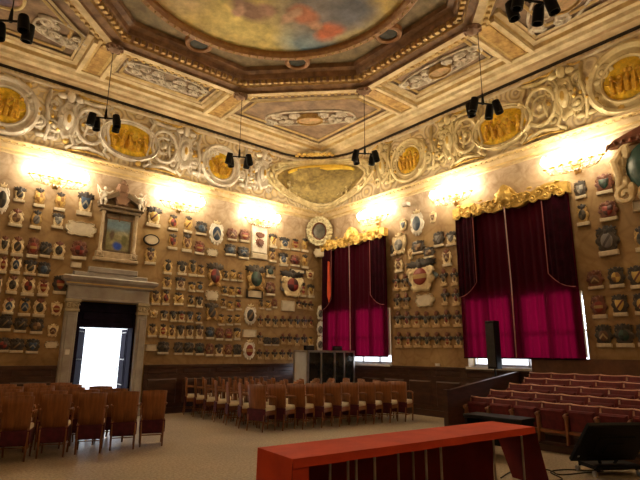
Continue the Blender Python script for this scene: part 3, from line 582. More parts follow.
# daylight beyond door and windows
def day(name, loc, rot, sx, sy, e, col=(.80,.88,1)):
    l = bpy.data.lights.new(name, 'AREA'); l.shape = 'RECTANGLE'; l.size = sx; l.size_y = sy; l.energy = e; l.color = col
    o = bpy.data.objects.new(name, l); C.objects.link(o); o.location = loc; o.rotation_euler = rot; return o
day('courtyard_daylight', (4.1, YL+2.1, 1.8), (-PI/2, 0, 0), 3.4, 3.8, DAY)
for y0, y1, z0, z1 in WIN: day('window_daylight', (XR+4.0, (y0+y1)/2, 2.6), (0, PI/2, 0), .9, .9, WINE)
# ------------------------------------------------------------------ painted altar frame above the door
t = thing('altar_frame', 'stone altar frame with broken pediment around a blue painting, above the doorway', 'frame', (3.97, YL, 0))
AS = M('altar_stone', (.62,.52,.36), (.40,.30,.20), 5, .7)
AD = M('altar_dark_stone', (.26,.20,.13), (.15,.11,.07), 5, .6)
b = MB(); b.bbox(-.56, .56, -.16, 0, 3.88, 3.97, .02); b.bbox(-.50, .50, -.12, 0, 3.97, 4.14, .01); b.build('base_ledge', AS, t)
for s in (-1,1):
    b = MB(); b.lathe([(.06,4.14),(.055,4.2),(.042,4.22),(.045,4.7),(.038,5.12),(.055,5.16),(.06,5.2)], 12, (s*.43,-.09,0)); b.build('column', AS, t, True)
    b = MB(); b.bbox(s*.43-.09, s*.43+.09, -.16, 0, 3.98, 4.13); b.ball((s*.43,-.16,4.06), .05, 0, 6, (1,.5,1)); b.build('pedestal', AS, t)
b = MB(); b.bbox(-.36,.36,-.04,0,4.16,5.18,.01); b.build('frame_back', AD, t)
b = MB(); b.box(-.30,.30,-.055,-.03,4.2,5.02); b.build('painted_panel', fresco('altar_fresco', ((.20,.19,.09),(.34,.30,.15)), [(0,4.32,.12,.1,(.02,.08,.55),.3), (0,4.88,.5,.16,(.20,.32,.42),.5), (.1,4.66,.16,.06,(.42,.40,.26),.4), (-.15,4.6,.06,.12,(.12,.08,.05),.3), (.17,4.5,.07,.15,(.16,.16,.06),.3)], .05, 4, fine=10), t)
b = MB(); b.box(-.33,.33,-.07,-.03,5.03,5.06); b.box(-.012,.012,-.07,-.03,4.98,5.18); b.build('cross_bar', BROWN, t)
b = MB(); b.bbox(-.52,.52,-.16,0,5.20,5.30,.02); b.bbox(-.58,.58,-.22,0,5.30,5.38,.03)
for s in (-1,1): b.rings([[(s*.60,y,5.38),(s*.60,y,5.46),(s*.14,y,5.78),(s*.10,y,5.66)] for y in (0,-.2)])
b.build('broken_pediment', AD, t)
b = MB(); b.dome(lobed(.42,.42,6,.1), [(1,0),(1,-.12),(.8,-.18)], c=(0,5.60)); b.dome(tablet(.30,.3), [(1,0),(1,-.1),(.7,-.16)], c=(0,5.90)); b.ball((0,-.1,6.08), .07, 0, 6); b.build('crowning_cartouche', M('altar_brown', (.34,.20,.13), None, 6, .6), t)
for s in (-1,1):
    b = MB(); b.ball((s*.48,-.15,5.62), .085, 0, 8, (.9,.8,1.4)); b.ball((s*.46,-.16,5.80), .05, 0, 8); b.tube([(s*.50,-.15,5.55),(s*.56,-.2,5.45),(s*.54,-.2,5.33)], [.05,.035,.025]); b.tube([(s*.46,-.15,5.55),(s*.44,-.22,5.45),(s*.46,-.2,5.34)], [.05,.035,.025]); b.tube([(s*.46,-.15,5.70),(s*.36,-.2,5.68),(s*.28,-.2,5.76)], [.035,.025,.02]); b.tube([(s*.52,-.15,5.70),(s*.60,-.18,5.62),(s*.58,-.18,5.52)], [.035,.025,.02])
    b.tube([(s*.54,-.08,5.72),(s*.64,-.06,5.88),(s*.60,-.05,5.66)], [.03,.03,.01])
    b.build('cherub_statue', M('pale_marble', (.82,.76,.66), None, 6, .5), t, True)
# ------------------------------------------------------------------ coats of arms
FIELD = {k: [heraldic('arms_%s' % k, a, c, p) for a, c, p in v] for k, v in {
 'black': [((.015,.013,.012),(.07,.055,.035),'quarter'), ((.02,.016,.015),(.16,.11,.05),'bend')],
 'red': [((.22,.02,.012),(.05,.01,.01),'quarter'), ((.22,.025,.012),(.38,.25,.08),'fess')],
 'blue': [((.02,.045,.09),(.07,.10,.14),'quarter'), ((.025,.05,.10),(.26,.25,.22),'chevron')],
 'green': [((.02,.06,.045),(.01,.02,.018),'quarter')],
 'gold': [((.55,.36,.08),(.25,.12,.03),'quarter'), ((.5,.33,.08),(.12,.03,.02),'bend')],
 'brown': [((.10,.045,.02),(.24,.15,.07),'quarter'), ((.12,.05,.025),(.35,.25,.12),'chevron')],
 'grey': [((.14,.14,.14),(.32,.31,.28),'quarter'), ((.16,.15,.15),(.06,.05,.05),'bend')]}.items()}
CM = M('coat_cream', (.86,.74,.48), (.50,.36,.18), 4, .6)
CW = M('coat_white', (.86,.82,.74), (.60,.54,.45), 4, .6)
CB = M('coat_dark', (.035,.025,.022), (.016,.012,.012), 5, .5)
CR = M('coat_redbrown', (.22,.07,.035), (.09,.03,.018), 5, .5)
CK = M('coat_darkbrown', (.075,.055,.04), (.025,.018,.014), 5, .5)
PLQ = M('tablet_stone', (.68,.60,.45), (.50,.42,.30), 4, .6)
PLQT = M('tablet_painted', (.58,.42,.22), (.42,.28,.14), 4, .7)
def mk_plaque(w=.86, z0=-.5, z1=-.33): b = MB(); b.rings([[(-w/2+i,y,z0+i*.5),(w/2-i,y,z0+i*.5),(w/2-i*.4,y,z1-i*.5),(-w/2+i*.4,y,z1-i*.5)] for i, y in ((0,0),(0,-.26),(.03,-.30))]); b.box(-w/2+.06, w/2-.06, -.31, -.2, z0+.05, z1-.05); return b
def mk_cart(kind, w=.9, h=.74, c=0):
    b = MB()
    o = {'lobe': lobed(w, h, 6, .09, 36, .5), 'heater': heater(w, h), 'oval': oval(w, h, 24), 'tab': tablet(w, h)}[kind]
    b.dome(o, [(1,0),(1,-.10),(.92,-.2),(.72,-.24)], c=(0,c))
    for s in (-1,1):
        b.tube(spiral(s*w*.38, c+h*.34, .11, 1.1, s, PI/2, 9, -.18), .04, 5); b.tube(spiral(s*w*.34, c-h*.33, .10, 1.1, -s, -PI/2, 9, -.18), .04, 5)
    return b
def mk_shield(k, w, h, c=0): b = MB(); b.dome(oval(w,h,16) if k == 'oval' else heater(w,h), [(1,-.1),(1,-.25),(.85,-.31),(.4,-.35)], c=(0,c)); return b
def mk_crest(w, h, c, helm=True):
    b = MB(); b.dome(wing(w, h), [(1,-.02),(1,-.14),(.8,-.22)], c=(0,c))
    if helm: b.ball((0,-.2,c-h*.1), .11, 0, 6, (1,1,1.1)); b.ball((0,-.2,c+h*.3), .06, 0, 5, (1,1,1.6))
    return b
def mk_crown(c): b = MB(); b.dome([(-.16,-.05),(.16,-.05),(.22,.09),(.1,.03),(0,.12),(-.1,.03),(-.22,.09)][::1], [(1,-.04),(1,-.2),(.8,-.24)], c=(0,c)); b.ball((0,-.18,c+.1), .05, 0, 5); return b
def S(nm, b, m, sm=True): return (nm, b.mesh(nm, m, sm))
PLm, PLt = mk_plaque().mesh('plaque', PLQ), mk_plaque(.8).mesh('plaque', PLQT)
PARTS = {
 'B': [S('cartouche', mk_cart('lobe'), CM), ('plaque', PLm), S('crest', mk_crest(.62,.32,.36), CR)],
 'G': [S('cartouche', mk_cart('lobe', .82, .7), GILTD), ('plaque', PLm), S('crest', mk_crest(.7,.3,.36), CB)],
 'D': [S('cartouche', mk_cart('tab', .74, .56, -.06), CM), ('plaque', PLm), S('crest', mk_crest(1.0,.46,.27), CB)],
 'R': [S('cartouche', mk_cart('lobe', .96, .66), CR), ('plaque', PLm), S('crest', mk_crest(.8,.36,.33), CR)],
 'K': [S('cartouche', mk_cart('lobe', 1.0, .7), CK), ('plaque', PLm), S('crest', mk_crest(.95,.4,.31), CB)],
 'Y': [S('cartouche', mk_cart('lobe'), M('coat_cream_lit', (.80,.60,.26), (.42,.27,.09), 4, .55)), ('plaque', PLm), S('crest', mk_crest(.66,.32,.36), CB)],  # cream cartouche with the golden light of its zone put into the colour
 'C': [S('cartouche', mk_cart('heater', .9, .9, -.03), CM), S('crest', mk_crown(.42), CM)],
 'E': [S('mantling', mk_crest(1.06,.34,.10), CB), S('cartouche', mk_cart('oval', .46, .46, -.08), CM), ('plaque', PLt), S('crest', mk_crest(.45,.34,.33), CR)],
}
b = mk_cart('lobe', .86, .86, -.02)
for k in range(14): a = 2*PI*k/14; b.ball((.42*math.cos(a), -.12, -.02+.45*math.sin(a)), .07, 0, 5)
PARTS['O'] = [S('spiked_frame', b, CW), S('crest', mk_crown(.44), CM)]
b = mk_cart('lobe', .84, .72, -.06)
for s in (-1,1): b.tube([(s*.1,-.2,-.35),(s*.3,-.25,-.42),(s*.4,-.2,-.5)], [.08,.07,.04]); 
PARTS['L'] = [S('cartouche', b, GILTD), S('mantling', mk_crest(1.1,.42,.32), CK)]
b = mk_cart('lobe', .9, .8, -.05); scrollwork(b, .9, .8, 3, 1, .05, -.2)
PARTS['M'] = [S('cartouche', b, CM), S('mantling', mk_crest(1.15,.36,.36), CB), S('side_drapery', (lambda q: (q.dome(lobed(1.1,.6,5,.12), [(1,0),(1,-.07)], c=(0,-.02)), q)[1])(MB()), M('drapery_blue', (.08,.13,.15), (.2,.10,.07), 6, .6))]
SH = {}
for k, ms in FIELD.items():
    for i, m in enumerate(ms):
        SH['oval', k, i] = mk_shield('oval', .54, .50).mesh('shield', m, True); SH['heater', k, i] = mk_shield('heater', .54, .52).mesh('shield', m, True)
        SH['big', k, i] = mk_shield('oval', .56, .60, -.02).mesh('shield', m, True); SH['small', k, i] = mk_shield('oval', .34, .36, -.08).mesh('shield', m, True)
ORD = ['first','second','third','fourth','fifth','sixth','seventh','eighth','ninth','tenth','eleventh','twelfth','thirteenth','fourteenth','fifteenth','sixteenth','seventeenth','eighteenth','nineteenth','twentieth','twenty-first','twenty-second','twenty-third','twenty-fourth']
ZN = {'a': 'left of doorway', 'b': 'right of doorway', 'c': 'between the curtains', 'd': 'at far right'}
ADJ = {'B': 'cream', 'G': 'gilt', 'D': 'black-crested', 'R': 'red-brown', 'K': 'dark', 'C': 'pointed', 'E': 'cross-shaped', 'O': 'white-framed', 'L': 'large mantled', 'M': 'ornate'}
PL = {'a': 'left', 'b': 'left', 'c': 'left', 'd': 'left'}
rnd = random.Random(3)
for key, lst in COATS.items():
    z, r = key[0], int(key[1:]); w = 'L' if z in 'ab' else 'R'
    for i, (a, zz, ww, hh, ty, colr) in enumerate(lst):
        lab = '%s coat of arms, %s shield, %s from left, row %s, %s' % ('golden-lit cream' if ty == 'B' and z == 'b' else ADJ[ty], colr, ORD[i], ['','one','two','three','four','five','six','seven','eight','nine'][r], ZN[z])
        root = thing('coat_of_arms', lab, 'coat of arms', on_wall(w, a, zz, .01), RL if w == 'L' else RR, 'carved coats of arms '+ZN[z], (ww*1.1, max(.16, .55*min(ww, hh)), hh*1.06))
        root.rotation_euler.y = rnd.uniform(-.03, .03)
        for nm, me in PARTS['Y' if ty == 'B' and z == 'b' else ty]: link(nm, me, root)
        v = rnd.randrange(len(FIELD[colr])); sh = {'O': 'big', 'L': 'big', 'M': 'oval', 'E': 'small'}.get(ty) or ('oval', 'heater')[rnd.random() < .4]
        link('shield', SH[sh, colr, v], root)
tabm = {}
for q in TABLETS:
    z, a, zz, ww, hh, lab = q; w = 'L' if z in 'ab' else 'R'
    t = thing('stone_tablet', lab, 'tablet', on_wall(w, a, zz), RL if w == 'L' else RR)
    ol = oval(ww, hh, 24) if 'oval tablet' in lab else (tablet(ww, hh) if 'lobed' in lab or 'scroll' in lab else [(-ww/2,-hh/2),(ww/2,-hh/2),(ww/2,hh/2),(-ww/2,hh/2)])
    b = MB(); b.dome(ol, [(1,0),(1,-.05),(.95,-.07),(.85,-.05)]); b.build('border', CB if 'dark' in lab else PLQ, t)
    b = MB(); b.dome([(x*.84, zq*.78) for x, zq in ol], [(1,-.04),(.98,-.06)]); b.build('inscription_field', PLQ if 'dark' in lab else M('tablet_field', (.66,.60,.48), (.55,.48,.37), 9, .6), t)
# framed white relief panel with painted arms
t = thing('framed_panel', 'tall white framed panel with painted arms hanging below the third wall light', 'panel', (8.40, YL, 5.18))
b = MB(); b.bbox(-.29,.29,-.06,0,-.45,.45,.02); b.build('white_board', CW, t)
b = MB(); b.tube([(-.33,-.07,.46),(.33,-.07,.46)], .025); b.ball((-.34,-.07,.46), .035); b.ball((.34,-.07,.46), .035); b.build('hanging_rod', CB, t)
b = MB(); b.dome(wing(.36,.2), [(1,-.06),(.9,-.1)], c=(0,.14)); b.dome(oval(.2,.24), [(1,-.06),(.8,-.12)], c=(0,-.10)); b.dome(wing(.34,.3), [(1,-.055),(.95,-.08)], c=(0,-.12)); b.build('painted_arms', CR, t)
b = MB(); b.bbox(-.30,.30,-.10,0,-.66,-.47,.03); b.build('plinth', PLQ, t)
# wreathed oval in the corner
t = thing('wreath_medallion', 'big cream foliage wreath around a dark oval, high in the room corner', 'wreath', (XR-.40, YL-.34, 5.76), (0,0,-PI/4), None, (.78,.78,.88))
b = MB()
for k in range(26):
    a = 2*PI*k/26
    for q in range(2): b.ball(((.40+.12*q)*math.cos(a+.1*q), -.06-.05*(k%2), (.40+.12*q)*math.sin(a+.1*q)*1.05), .085, 0, 5, (1.1,.7,.8))
b.build('foliage_wreath', M('wreath_cream', (.80,.74,.52), (.42,.38,.22), 9, .6), t, True)
b = MB(); b.dome(oval(.56,.62,24), [(1,.05),(1,-.04),(.8,-.08)]); b.build('dark_oval', M('oval_dark', (.05,.055,.05), (.14,.13,.11), 5, .35), t, True)
b = MB(); ringxz(b, .29, [(-.03,0),(0,-.10),(.03,-.1),(.05,0)], 28, 0, 1, 1.1); b.build('oval_rim', CR, t)
b = MB(); b.dome(tablet(.5,.32), [(1,0),(1,-.06),(.9,-.09)]); tag(b.build('stone_tablet', PLQ, loc=(XR-.26, YL-.26, 5.02), rot=(0,0,-PI/4)), 'cream lobed tablet hanging under the foliage wreath in the corner', 'tablet')
# pale carved trophies stacked up the corner
for i, (zz, wh) in enumerate(((2.92,'topmost'),(2.38,'middle'),(1.88,'lowest'))):
    t = thing('corner_trophy', 'white stone carving stacked in the room corner, %s of the three' % wh, 'carving', (XR-.17, YL-.17, zz), (0,0,-PI/4), 'white carvings in the corner', (.30,.26,.52))
    link('cartouche', mk_cart('lobe', .85, .8).mesh('cartouche', CW, True), t); link('shield', SH['oval','grey',1], t); link('crest', mk_crest(.6,.3,.4).mesh('crest', CW, True), t)
# huge green cartouche at the right edge
t = thing('grand_cartouche', 'huge cartouche with dark green oval, red cornice and gilt foliage at right edge', 'cartouche', (XR-.05, 2.88, 5.30), RR)
b = MB(); b.dome(oval(.95,1.05,28), [(1,0),(1,-.12),(.8,-.2),(.4,-.22)]); b.build('green_oval', M('deep_green', (.02,.075,.065), (.012,.04,.035), 3, .35), t, True)
for s in (-1,1):
    b = MB()
    for k in range(6): a = -PI/2+s*(.45+k*.36); b.ball((.56*math.cos(a), -.12, .60*math.sin(a)), .12, 0, 6, (.8,.7,1.3))
    b.tube(spiral(s*.52,-.52,.2,1.3,-s,PI/2,12,-.15), .06); b.tube([(s*.3,-.12,.6),(s*.5,-.12,.5),(s*.66,-.2,.2),(s*.6,-.2,-.1),(s*.66,-.15,-.35)], [.05,.05,.08,.06,.04])
    b.build('foliage_side', CM, t, True)
b = MB(); b.rings([[(-.75,y,.55),(.75,y,.55),(.62,y,.68),(0,y,.86),(-.62,y,.68)] for y in (0,-.2)])
for k in range(9): b.ball((-.6+.15*k,-.2,.60), .05, 0, 5)
b.tube([(-.55,-.15,.62),(-.72,-.25,.55),(-.76,-.25,.46)], [.06,.05,.02]); b.build('red_cornice', CR, t)
# small fittings
t = thing('security_camera', 'small white camera high on the right wall above the blue oval arms', 'camera', (XR, 9.23, 5.92), RR)
b = MB(); b.bbox(-.03,.03,-.12,0,-.03,.03); b.build('bracket', PLAS, t)
b = MB(); b.bbox(-.06,.14,-.26,-.10,-.05,.06,.02); b.build('camera_body', WHITEP, t)
b = MB(); b.bbox(-.08,-.05,-.24,-.12,-.04,.05,.01); b.build('lens', PLAS, t)
b = MB(); b.rings([[(-.09,0,-.08),(.09,0,-.08),(0,0,.10)],[(-.09,-.06,-.08),(.09,-.06,-.08),(0,-.06,.10)],[(-.05,-.08,-.055),(.05,-.08,-.055),(0,-.08,.05)]]); tag(b.build('alarm_box', WHITEP, loc=(XR, 3.41, 5.97), rot=RR), 'small white triangular box on wall right of the rightmost wall light', 'alarm')
# ------------------------------------------------------------------ wall lights
BULB = emis('lit_bulb', (1,.84,.58), 40)
def sconce_meshes():
    arms = MB(); CB_ = []
    for k in range(7):
        s = (k-3)/3; x = s*.56; d = -.34+.10*abs(s); up = .0
        arms.tube([(0,-.04,-.16),(x*.35,d*.6,-.28),(x*.8,d*.95,-.26),(x,d,-.12)], [.014,.012,.010,.010], 5)
        CB_.append((x,d,0))
    for k in range(6):
        x = (k-2.5)*.19
        arms.tube([(0,-.04,-.1),(x*.5,-.12,-.12),(x,-.14,-.02)], .009, 5); CB_.append((x,-.14,.05))
    cup = MB(); cup.lathe([(.012,-.13),(.045,-.11),(.045,-.10),(.012,-.09),(.012,-.02)], 8)
    bulb = MB(); bulb.lathe([(.014,-.02),(.055,.02),(.072,.08),(.052,.15),(.01,.22)], 8)
    plate = MB(); plate.dome(lobed(.20,.34,6,.1), [(1,0),(1,-.03),(.7,-.06)], c=(0,-.14))
    dr = MB()
    for k in range(13): dr.ball(((k-6)*.075, -.25, -.30+.06*abs(k-6)/6), .022, 0, 4, (.7,.7,1.5))
    dr.tube([((k-6)*.075, -.25, -.28+.06*abs(k-6)/6) for k in range(13)], .006, 4)
    return [('backplate', plate.mesh('backplate', GILTD)), ('arms', arms.mesh('arms', GILTD, True)), ('crystal_drops', dr.mesh('crystal_drops', WHITEP, True))], cup.mesh('candle', GILT, True), bulb.mesh('bulb', BULB, True), CB_
SM, CUPM, BULBM, CPOS = sconce_meshes()
def sconce(w, a, lab, seen=True):
    t = thing('wall_light', lab, 'wall light', on_wall(w, a, 5.86), RL if w == 'L' else RR, 'many-branched lit wall lights', (1.12,1,1))
    for nm, me in SM: link(nm, me, t)
    for p in CPOS: c_ = link('candle', CUPM, t); c_.location = p; link('bulb', BULBM, c_)
    l = bpy.data.lights.new('candle_glow', 'POINT'); l.energy = LAMP; l.color = (1,.76,.45); l.shadow_soft_size = .22
    o = bpy.data.objects.new('candle_glow', l); C.objects.link(o); o.location = on_wall(w, a, 5.88, .85)
for w, a, lab in (('L',2.35,'lit many-branched wall light left of the painted altar frame'),('L',5.6,'lit wall light just right of the painted altar frame'),('L',8.35,'lit wall light above the tall white framed panel'),
                  ('R',10.49,'lit wall light above the gilt pelmet of the corner curtain'),('R',7.55,'lit wall light between the two gilt curtain pelmets'),('R',4.35,'lit wall light above right end of the nearer curtain pelmet')): sconce(w, a, lab)
def lamp(name, loc, e, col, r):
    l = bpy.data.lights.new(name, 'POINT'); l.energy = e; l.color = col; l.shadow_soft_size = r
    o = bpy.data.objects.new(name, l); C.objects.link(o); o.location = loc
for loc in ((-.9,YL-.5,5.9),(XR-.5,1.2,5.9),(XR-.5,-1.6,5.9),(XB+.5,9.5,5.9),(XB+.5,4.5,5.9),(XB+.5,0,5.9),(1.5,YB+.5,5.9),(6,YB+.5,5.9)): lamp('candle_glow', loc, LAMP*.8, (1,.70,.36), .3)  # unseen bare lights added for wall lights out of view
# ------------------------------------------------------------------ windows, curtains, pelmets
for k, (y0, y1, z0, z1) in enumerate(WIN):
    b = MB(); n = 4; y = XR
    W = y1-y0
    for i in range(n+1): a = -y1+W*i/n; b.box(a-.03, a+.03, .28, .34, z0, z1)
    for z in (z0+.03, (z0+z1)/2, z1-.03): b.box(-y1, -y0, .28, .34, z-.03, z+.03)
    cy = -(y0+y1)/2
    for a0_, a1_ in ((-.16,.16),(-W/4-.05,-W/4+.05),(W/4-.05,W/4+.05),(-W/2+.05,-W/2+.24),(W/2-.24,W/2-.05)): b.box(cy+a0_, cy+a1_, .0, .06, 1.56, z1)
    fr = struct(b.build('window_%d' % (k+1), WHITEP, loc=(XR,0,0), rot=RR))
    b = MB(); b.box(-y1-.02, -y0+.02, -.10, .3, z0-.06, z0); b.build('sill', WHITEP, fr)
    gm, gt, gb = nt('window_glass'); gb.inputs['Transmission Weight'].default_value = 1; gb.inputs['Roughness'].default_value = .02; gb.inputs['Base Color'].default_value = (.95,.97,1,1)
    tr = gt.nodes.new('ShaderNodeBsdfTransparent'); mx = gt.nodes.new('ShaderNodeMixShader'); mx.inputs[0].default_value = .9
    gt.links.new(gb.outputs[0], mx.inputs[1]); gt.links.new(tr.outputs[0], mx.inputs[2]); gt.links.new(mx.outputs[0], gt.nodes['Material Output'].inputs[0])
    b = MB(); b.box(-y1, -y0, .305, .312, z0, z1); b.build('pane', gm, fr)
def cloth_mat(name, col, trans):
    m = bpy.data.materials.new(name); m.use_nodes = True; t = m.node_tree; b = t.nodes['Principled BSDF']; b.inputs['Base Color'].default_value = c4(col); b.inputs['Roughness'].default_value = .8
    b.inputs['Specular IOR Level'].default_value = .1
    tl = t.nodes.new('ShaderNodeBsdfTranslucent'); tl.inputs[0].default_value = c4(trans)
    mx = t.nodes.new('ShaderNodeMixShader'); mx.inputs[0].default_value = .35
    t.links.new(b.outputs[0], mx.inputs[1]); t.links.new(tl.outputs[0], mx.inputs[2]); t.links.new(mx.outputs[0], t.nodes['Material Output'].inputs[0]); return m
CURT = cloth_mat('crimson_curtain', (.055,.002,.011), (.15,.001,.016))
DRAP = M('drape_velvet', (.028,.0015,.008), (.014,.001,.004), 6, .95); DRAP.node_tree.nodes['Principled BSDF'].inputs['Specular IOR Level'].default_value = .1
def sheet(b, x0, x1, zt, zb, y, folds, amp, seed, nx=None, nz=10):
    """pleated cloth; zb may be a function of s in 0..1"""
    rnd = random.Random(seed); ph = [rnd.uniform(-.6,.6) for _ in range(folds+2)]; nx = nx or folds*8; rows = []
    for j in range(nz+1):
        q = j/nz; r = []
        for i in range(nx+1):
            s = i/nx; bot = zb(s) if callable(zb) else zb; z = zt+(bot-zt)*q
            u = s*folds; k = int(u); r.append((x0+(x1-x0)*s, y+amp*(.5+.5*q)*math.sin(2*PI*u+ph[min(k,folds)]*.5)-.03*math.sin(PI*u*.37+seed), z))
        rows.append(r)
    n = nx+1
    b.add([p for r in rows for p in r], [(a*n+i, a*n+i+1, (a+1)*n+i+1, (a+1)*n+i) for a in range(nz) for i in range(nx)])
def curtain(y0, y1, lab, plab, seed):
    W = y1-y0; c = (y0+y1)/2; t = thing('curtain', lab, 'curtain', (XR-.16, c, 0), RR)
    for s, nm in ((-1, 'left'), (1, 'right')):
        b = MB(); x0, x1 = (-W/2, .01) if s < 0 else (-.01, W/2)
        sheet(b, x0, x1, 5.12, 1.52, 0, 7, .035, seed+s)
        b.build('curtain_panel', CURT, t, True)
        b = MB(); f = (lambda q: 3.05+.35*q**2) if s < 0 else (lambda q: 3.05+.35*(1-q)**2)
        f = (lambda q: 3.02+.34*q**2.2) if s < 0 else (lambda q: 3.02+.34*(1-q)**2.2); DW = W*.19
        sheet(b, -W/2 if s < 0 else W/2-DW, -W/2+DW if s < 0 else W/2, 5.14, f, -.09, 4, .02, seed+9+s, None, 8)
        b.build('overdrape', DRAP, t, True)
        b = MB(); P = [(((-W/2)+q/12*DW) if s < 0 else W/2-DW+q/12*DW, -.125, f(q/12)) for q in range(13)]; P = P+[(-W/2+DW,-.125,5.05)] if s < 0 else [(W/2-DW,-.125,5.05)]+P
        b.tube(P, .010, 5); b.build('piping', M('piping_pink', (.42,.12,.12), None, 5, .7), t, True)
    b = MB(); b.tube([(0,-.15,5.1),(.02,-.14,3.2),(-.02,-.10,1.54)], .014, 5); b.build('centre_cord', M('pale_cord', (.62,.36,.36), None, 5, .6), t, True)
    b = MB(); b.tube([(-W/2,-.02,1.52),(W/2,-.02,1.52)], .02, 5); b.build('hem', DRAP, t)
    # blackout lining behind the upper half: the real window is low
    p = thing('gilt_pelmet', plab, 'pelmet', (XR-.14, c, 5.2), RR)
    b = MB(); n = 40; top, bot = [], []
    for i in range(n+1):
        s = i/n*2-1; x = s*(W/2+.05); top.append((x, .16+.06*math.cos(s*9)+.26*math.exp(-(s/.14)**2)+.06*abs(s)**4)); bot.append((x, -.10+.05*math.cos(s*14)-.05*math.exp(-(s/.2)**2)))
    ol = bot+top[::-1]; nn = len(ol)
    b.rings([[(x, y, z) for x, z in ol] for y in (.05, -.14)], caps=False)
    for y, o in ((-.14, 1), (.05, -1)):
        vs = [(x, y, z) for x, z in ol]; b.add(vs, [(i, i+1, nn-2-i, nn-1-i) if o > 0 else (nn-1-i, nn-2-i, i+1, i) for i in range(n)])
    b.build('pelmet_board', GILT, p)
    b = MB(); scrollwork(b, W-.1, .34, seed, .55, .026, -.16); b.dome(lobed(.42,.40,7,.12), [(1,-.1),(1,-.2),(.6,-.27)], c=(0,.16))
    for k in range(-6,7): b.ball((k*W/13.5, -.15, .17+.05*math.cos(k*2)), .04, 0, 6, (1.8,.8,.8))
    b.build('carved_scrolls', GILT, p, True)
    return t
t = curtain(10.06, 13.02, 'crimson curtain under the gilt pelmet nearest the room corner', 'carved gilt pelmet above the curtain nearest the room corner', 3)
b = MB(); b.rings([[(-1.06+.10*0,y,4.66),(-.98,y,4.62),(-.92,y,3.5),(-1.0,y,3.25),(-1.08,y,3.5)] for y in (-.13,-.16)]); b.build('orange_light_slit', M('orange_light_slit', (.65,.08,.02), None, 4, .8), t)  # orange strip stands in for light showing through a slit in the curtain
curtain(4.55, 7.47, 'wide crimson curtain hanging behind the tiered seats', 'carved gilt pelmet above the curtain behind the tiered seats', 8)
# ------------------------------------------------------------------ hanging spotlight clusters
def spots(x, y, lab, ang, zl=6.72):
    t = thing('hanging_spotlights', lab, 'spotlights', (x, y, zl), (0,0,ang), 'black spotlight clusters hanging from the ceiling')
    b = MB(); b.tube([(0,0,.2),(0,0,8.46-zl)], .008, 5); b.build('cable', PLAS, t)
    b = MB(); b.lathe([(.03,-.02),(.035,.0),(.02,.2),(.008,.24)], 8); b.tube([(-.26,0,0),(.26,0,0)], .02); b.tube([(-.2,-.12,-.04),(-.2,.12,-.04)], .015); b.tube([(.2,-.12,-.04),(.2,.12,-.04)], .015); b.build('cross_frame', PLAS, t)
    for k, (dx, dy, tl) in enumerate(((-.26,-.10,.15),(-.22,.14,-.1),(.26,-.10,-.15),(.22,.14,.1))):
        b = MB(); b.lathe([(.02,.13),(.075,.12),(.085,0),(.085,-.17),(.07,-.17),(.06,-.12)], 12); o = b.build('spotlight_can', PLAS, t, True, loc=(dx,dy,-.08), rot=(tl, tl*1.2, 0))
        b = MB(); b.lathe([(.0601,-.125),(.001,-.125)], 12); b.build('lens', DGLASS, o)
for x, y, lab, a in ((2.75,10.95,'black spotlight cluster hanging in front of the left wall oval medallion',-.5),(6.2,10.95,'black spotlight cluster hanging right of the left wall round medallion',-.5),(8.6,8.6,'black spotlight cluster hanging between the corner painting and right medallion',-.6),(8.6,5.1,'black spotlight cluster hanging in front of the right wall oval medallion',-.5),(.55,8.46,'black spotlight cluster hanging at the top left of the view',-.6),(6.41,2.91,'black spotlight cluster hanging at the top right of the view',-.5)): spots(x, y, lab, a)
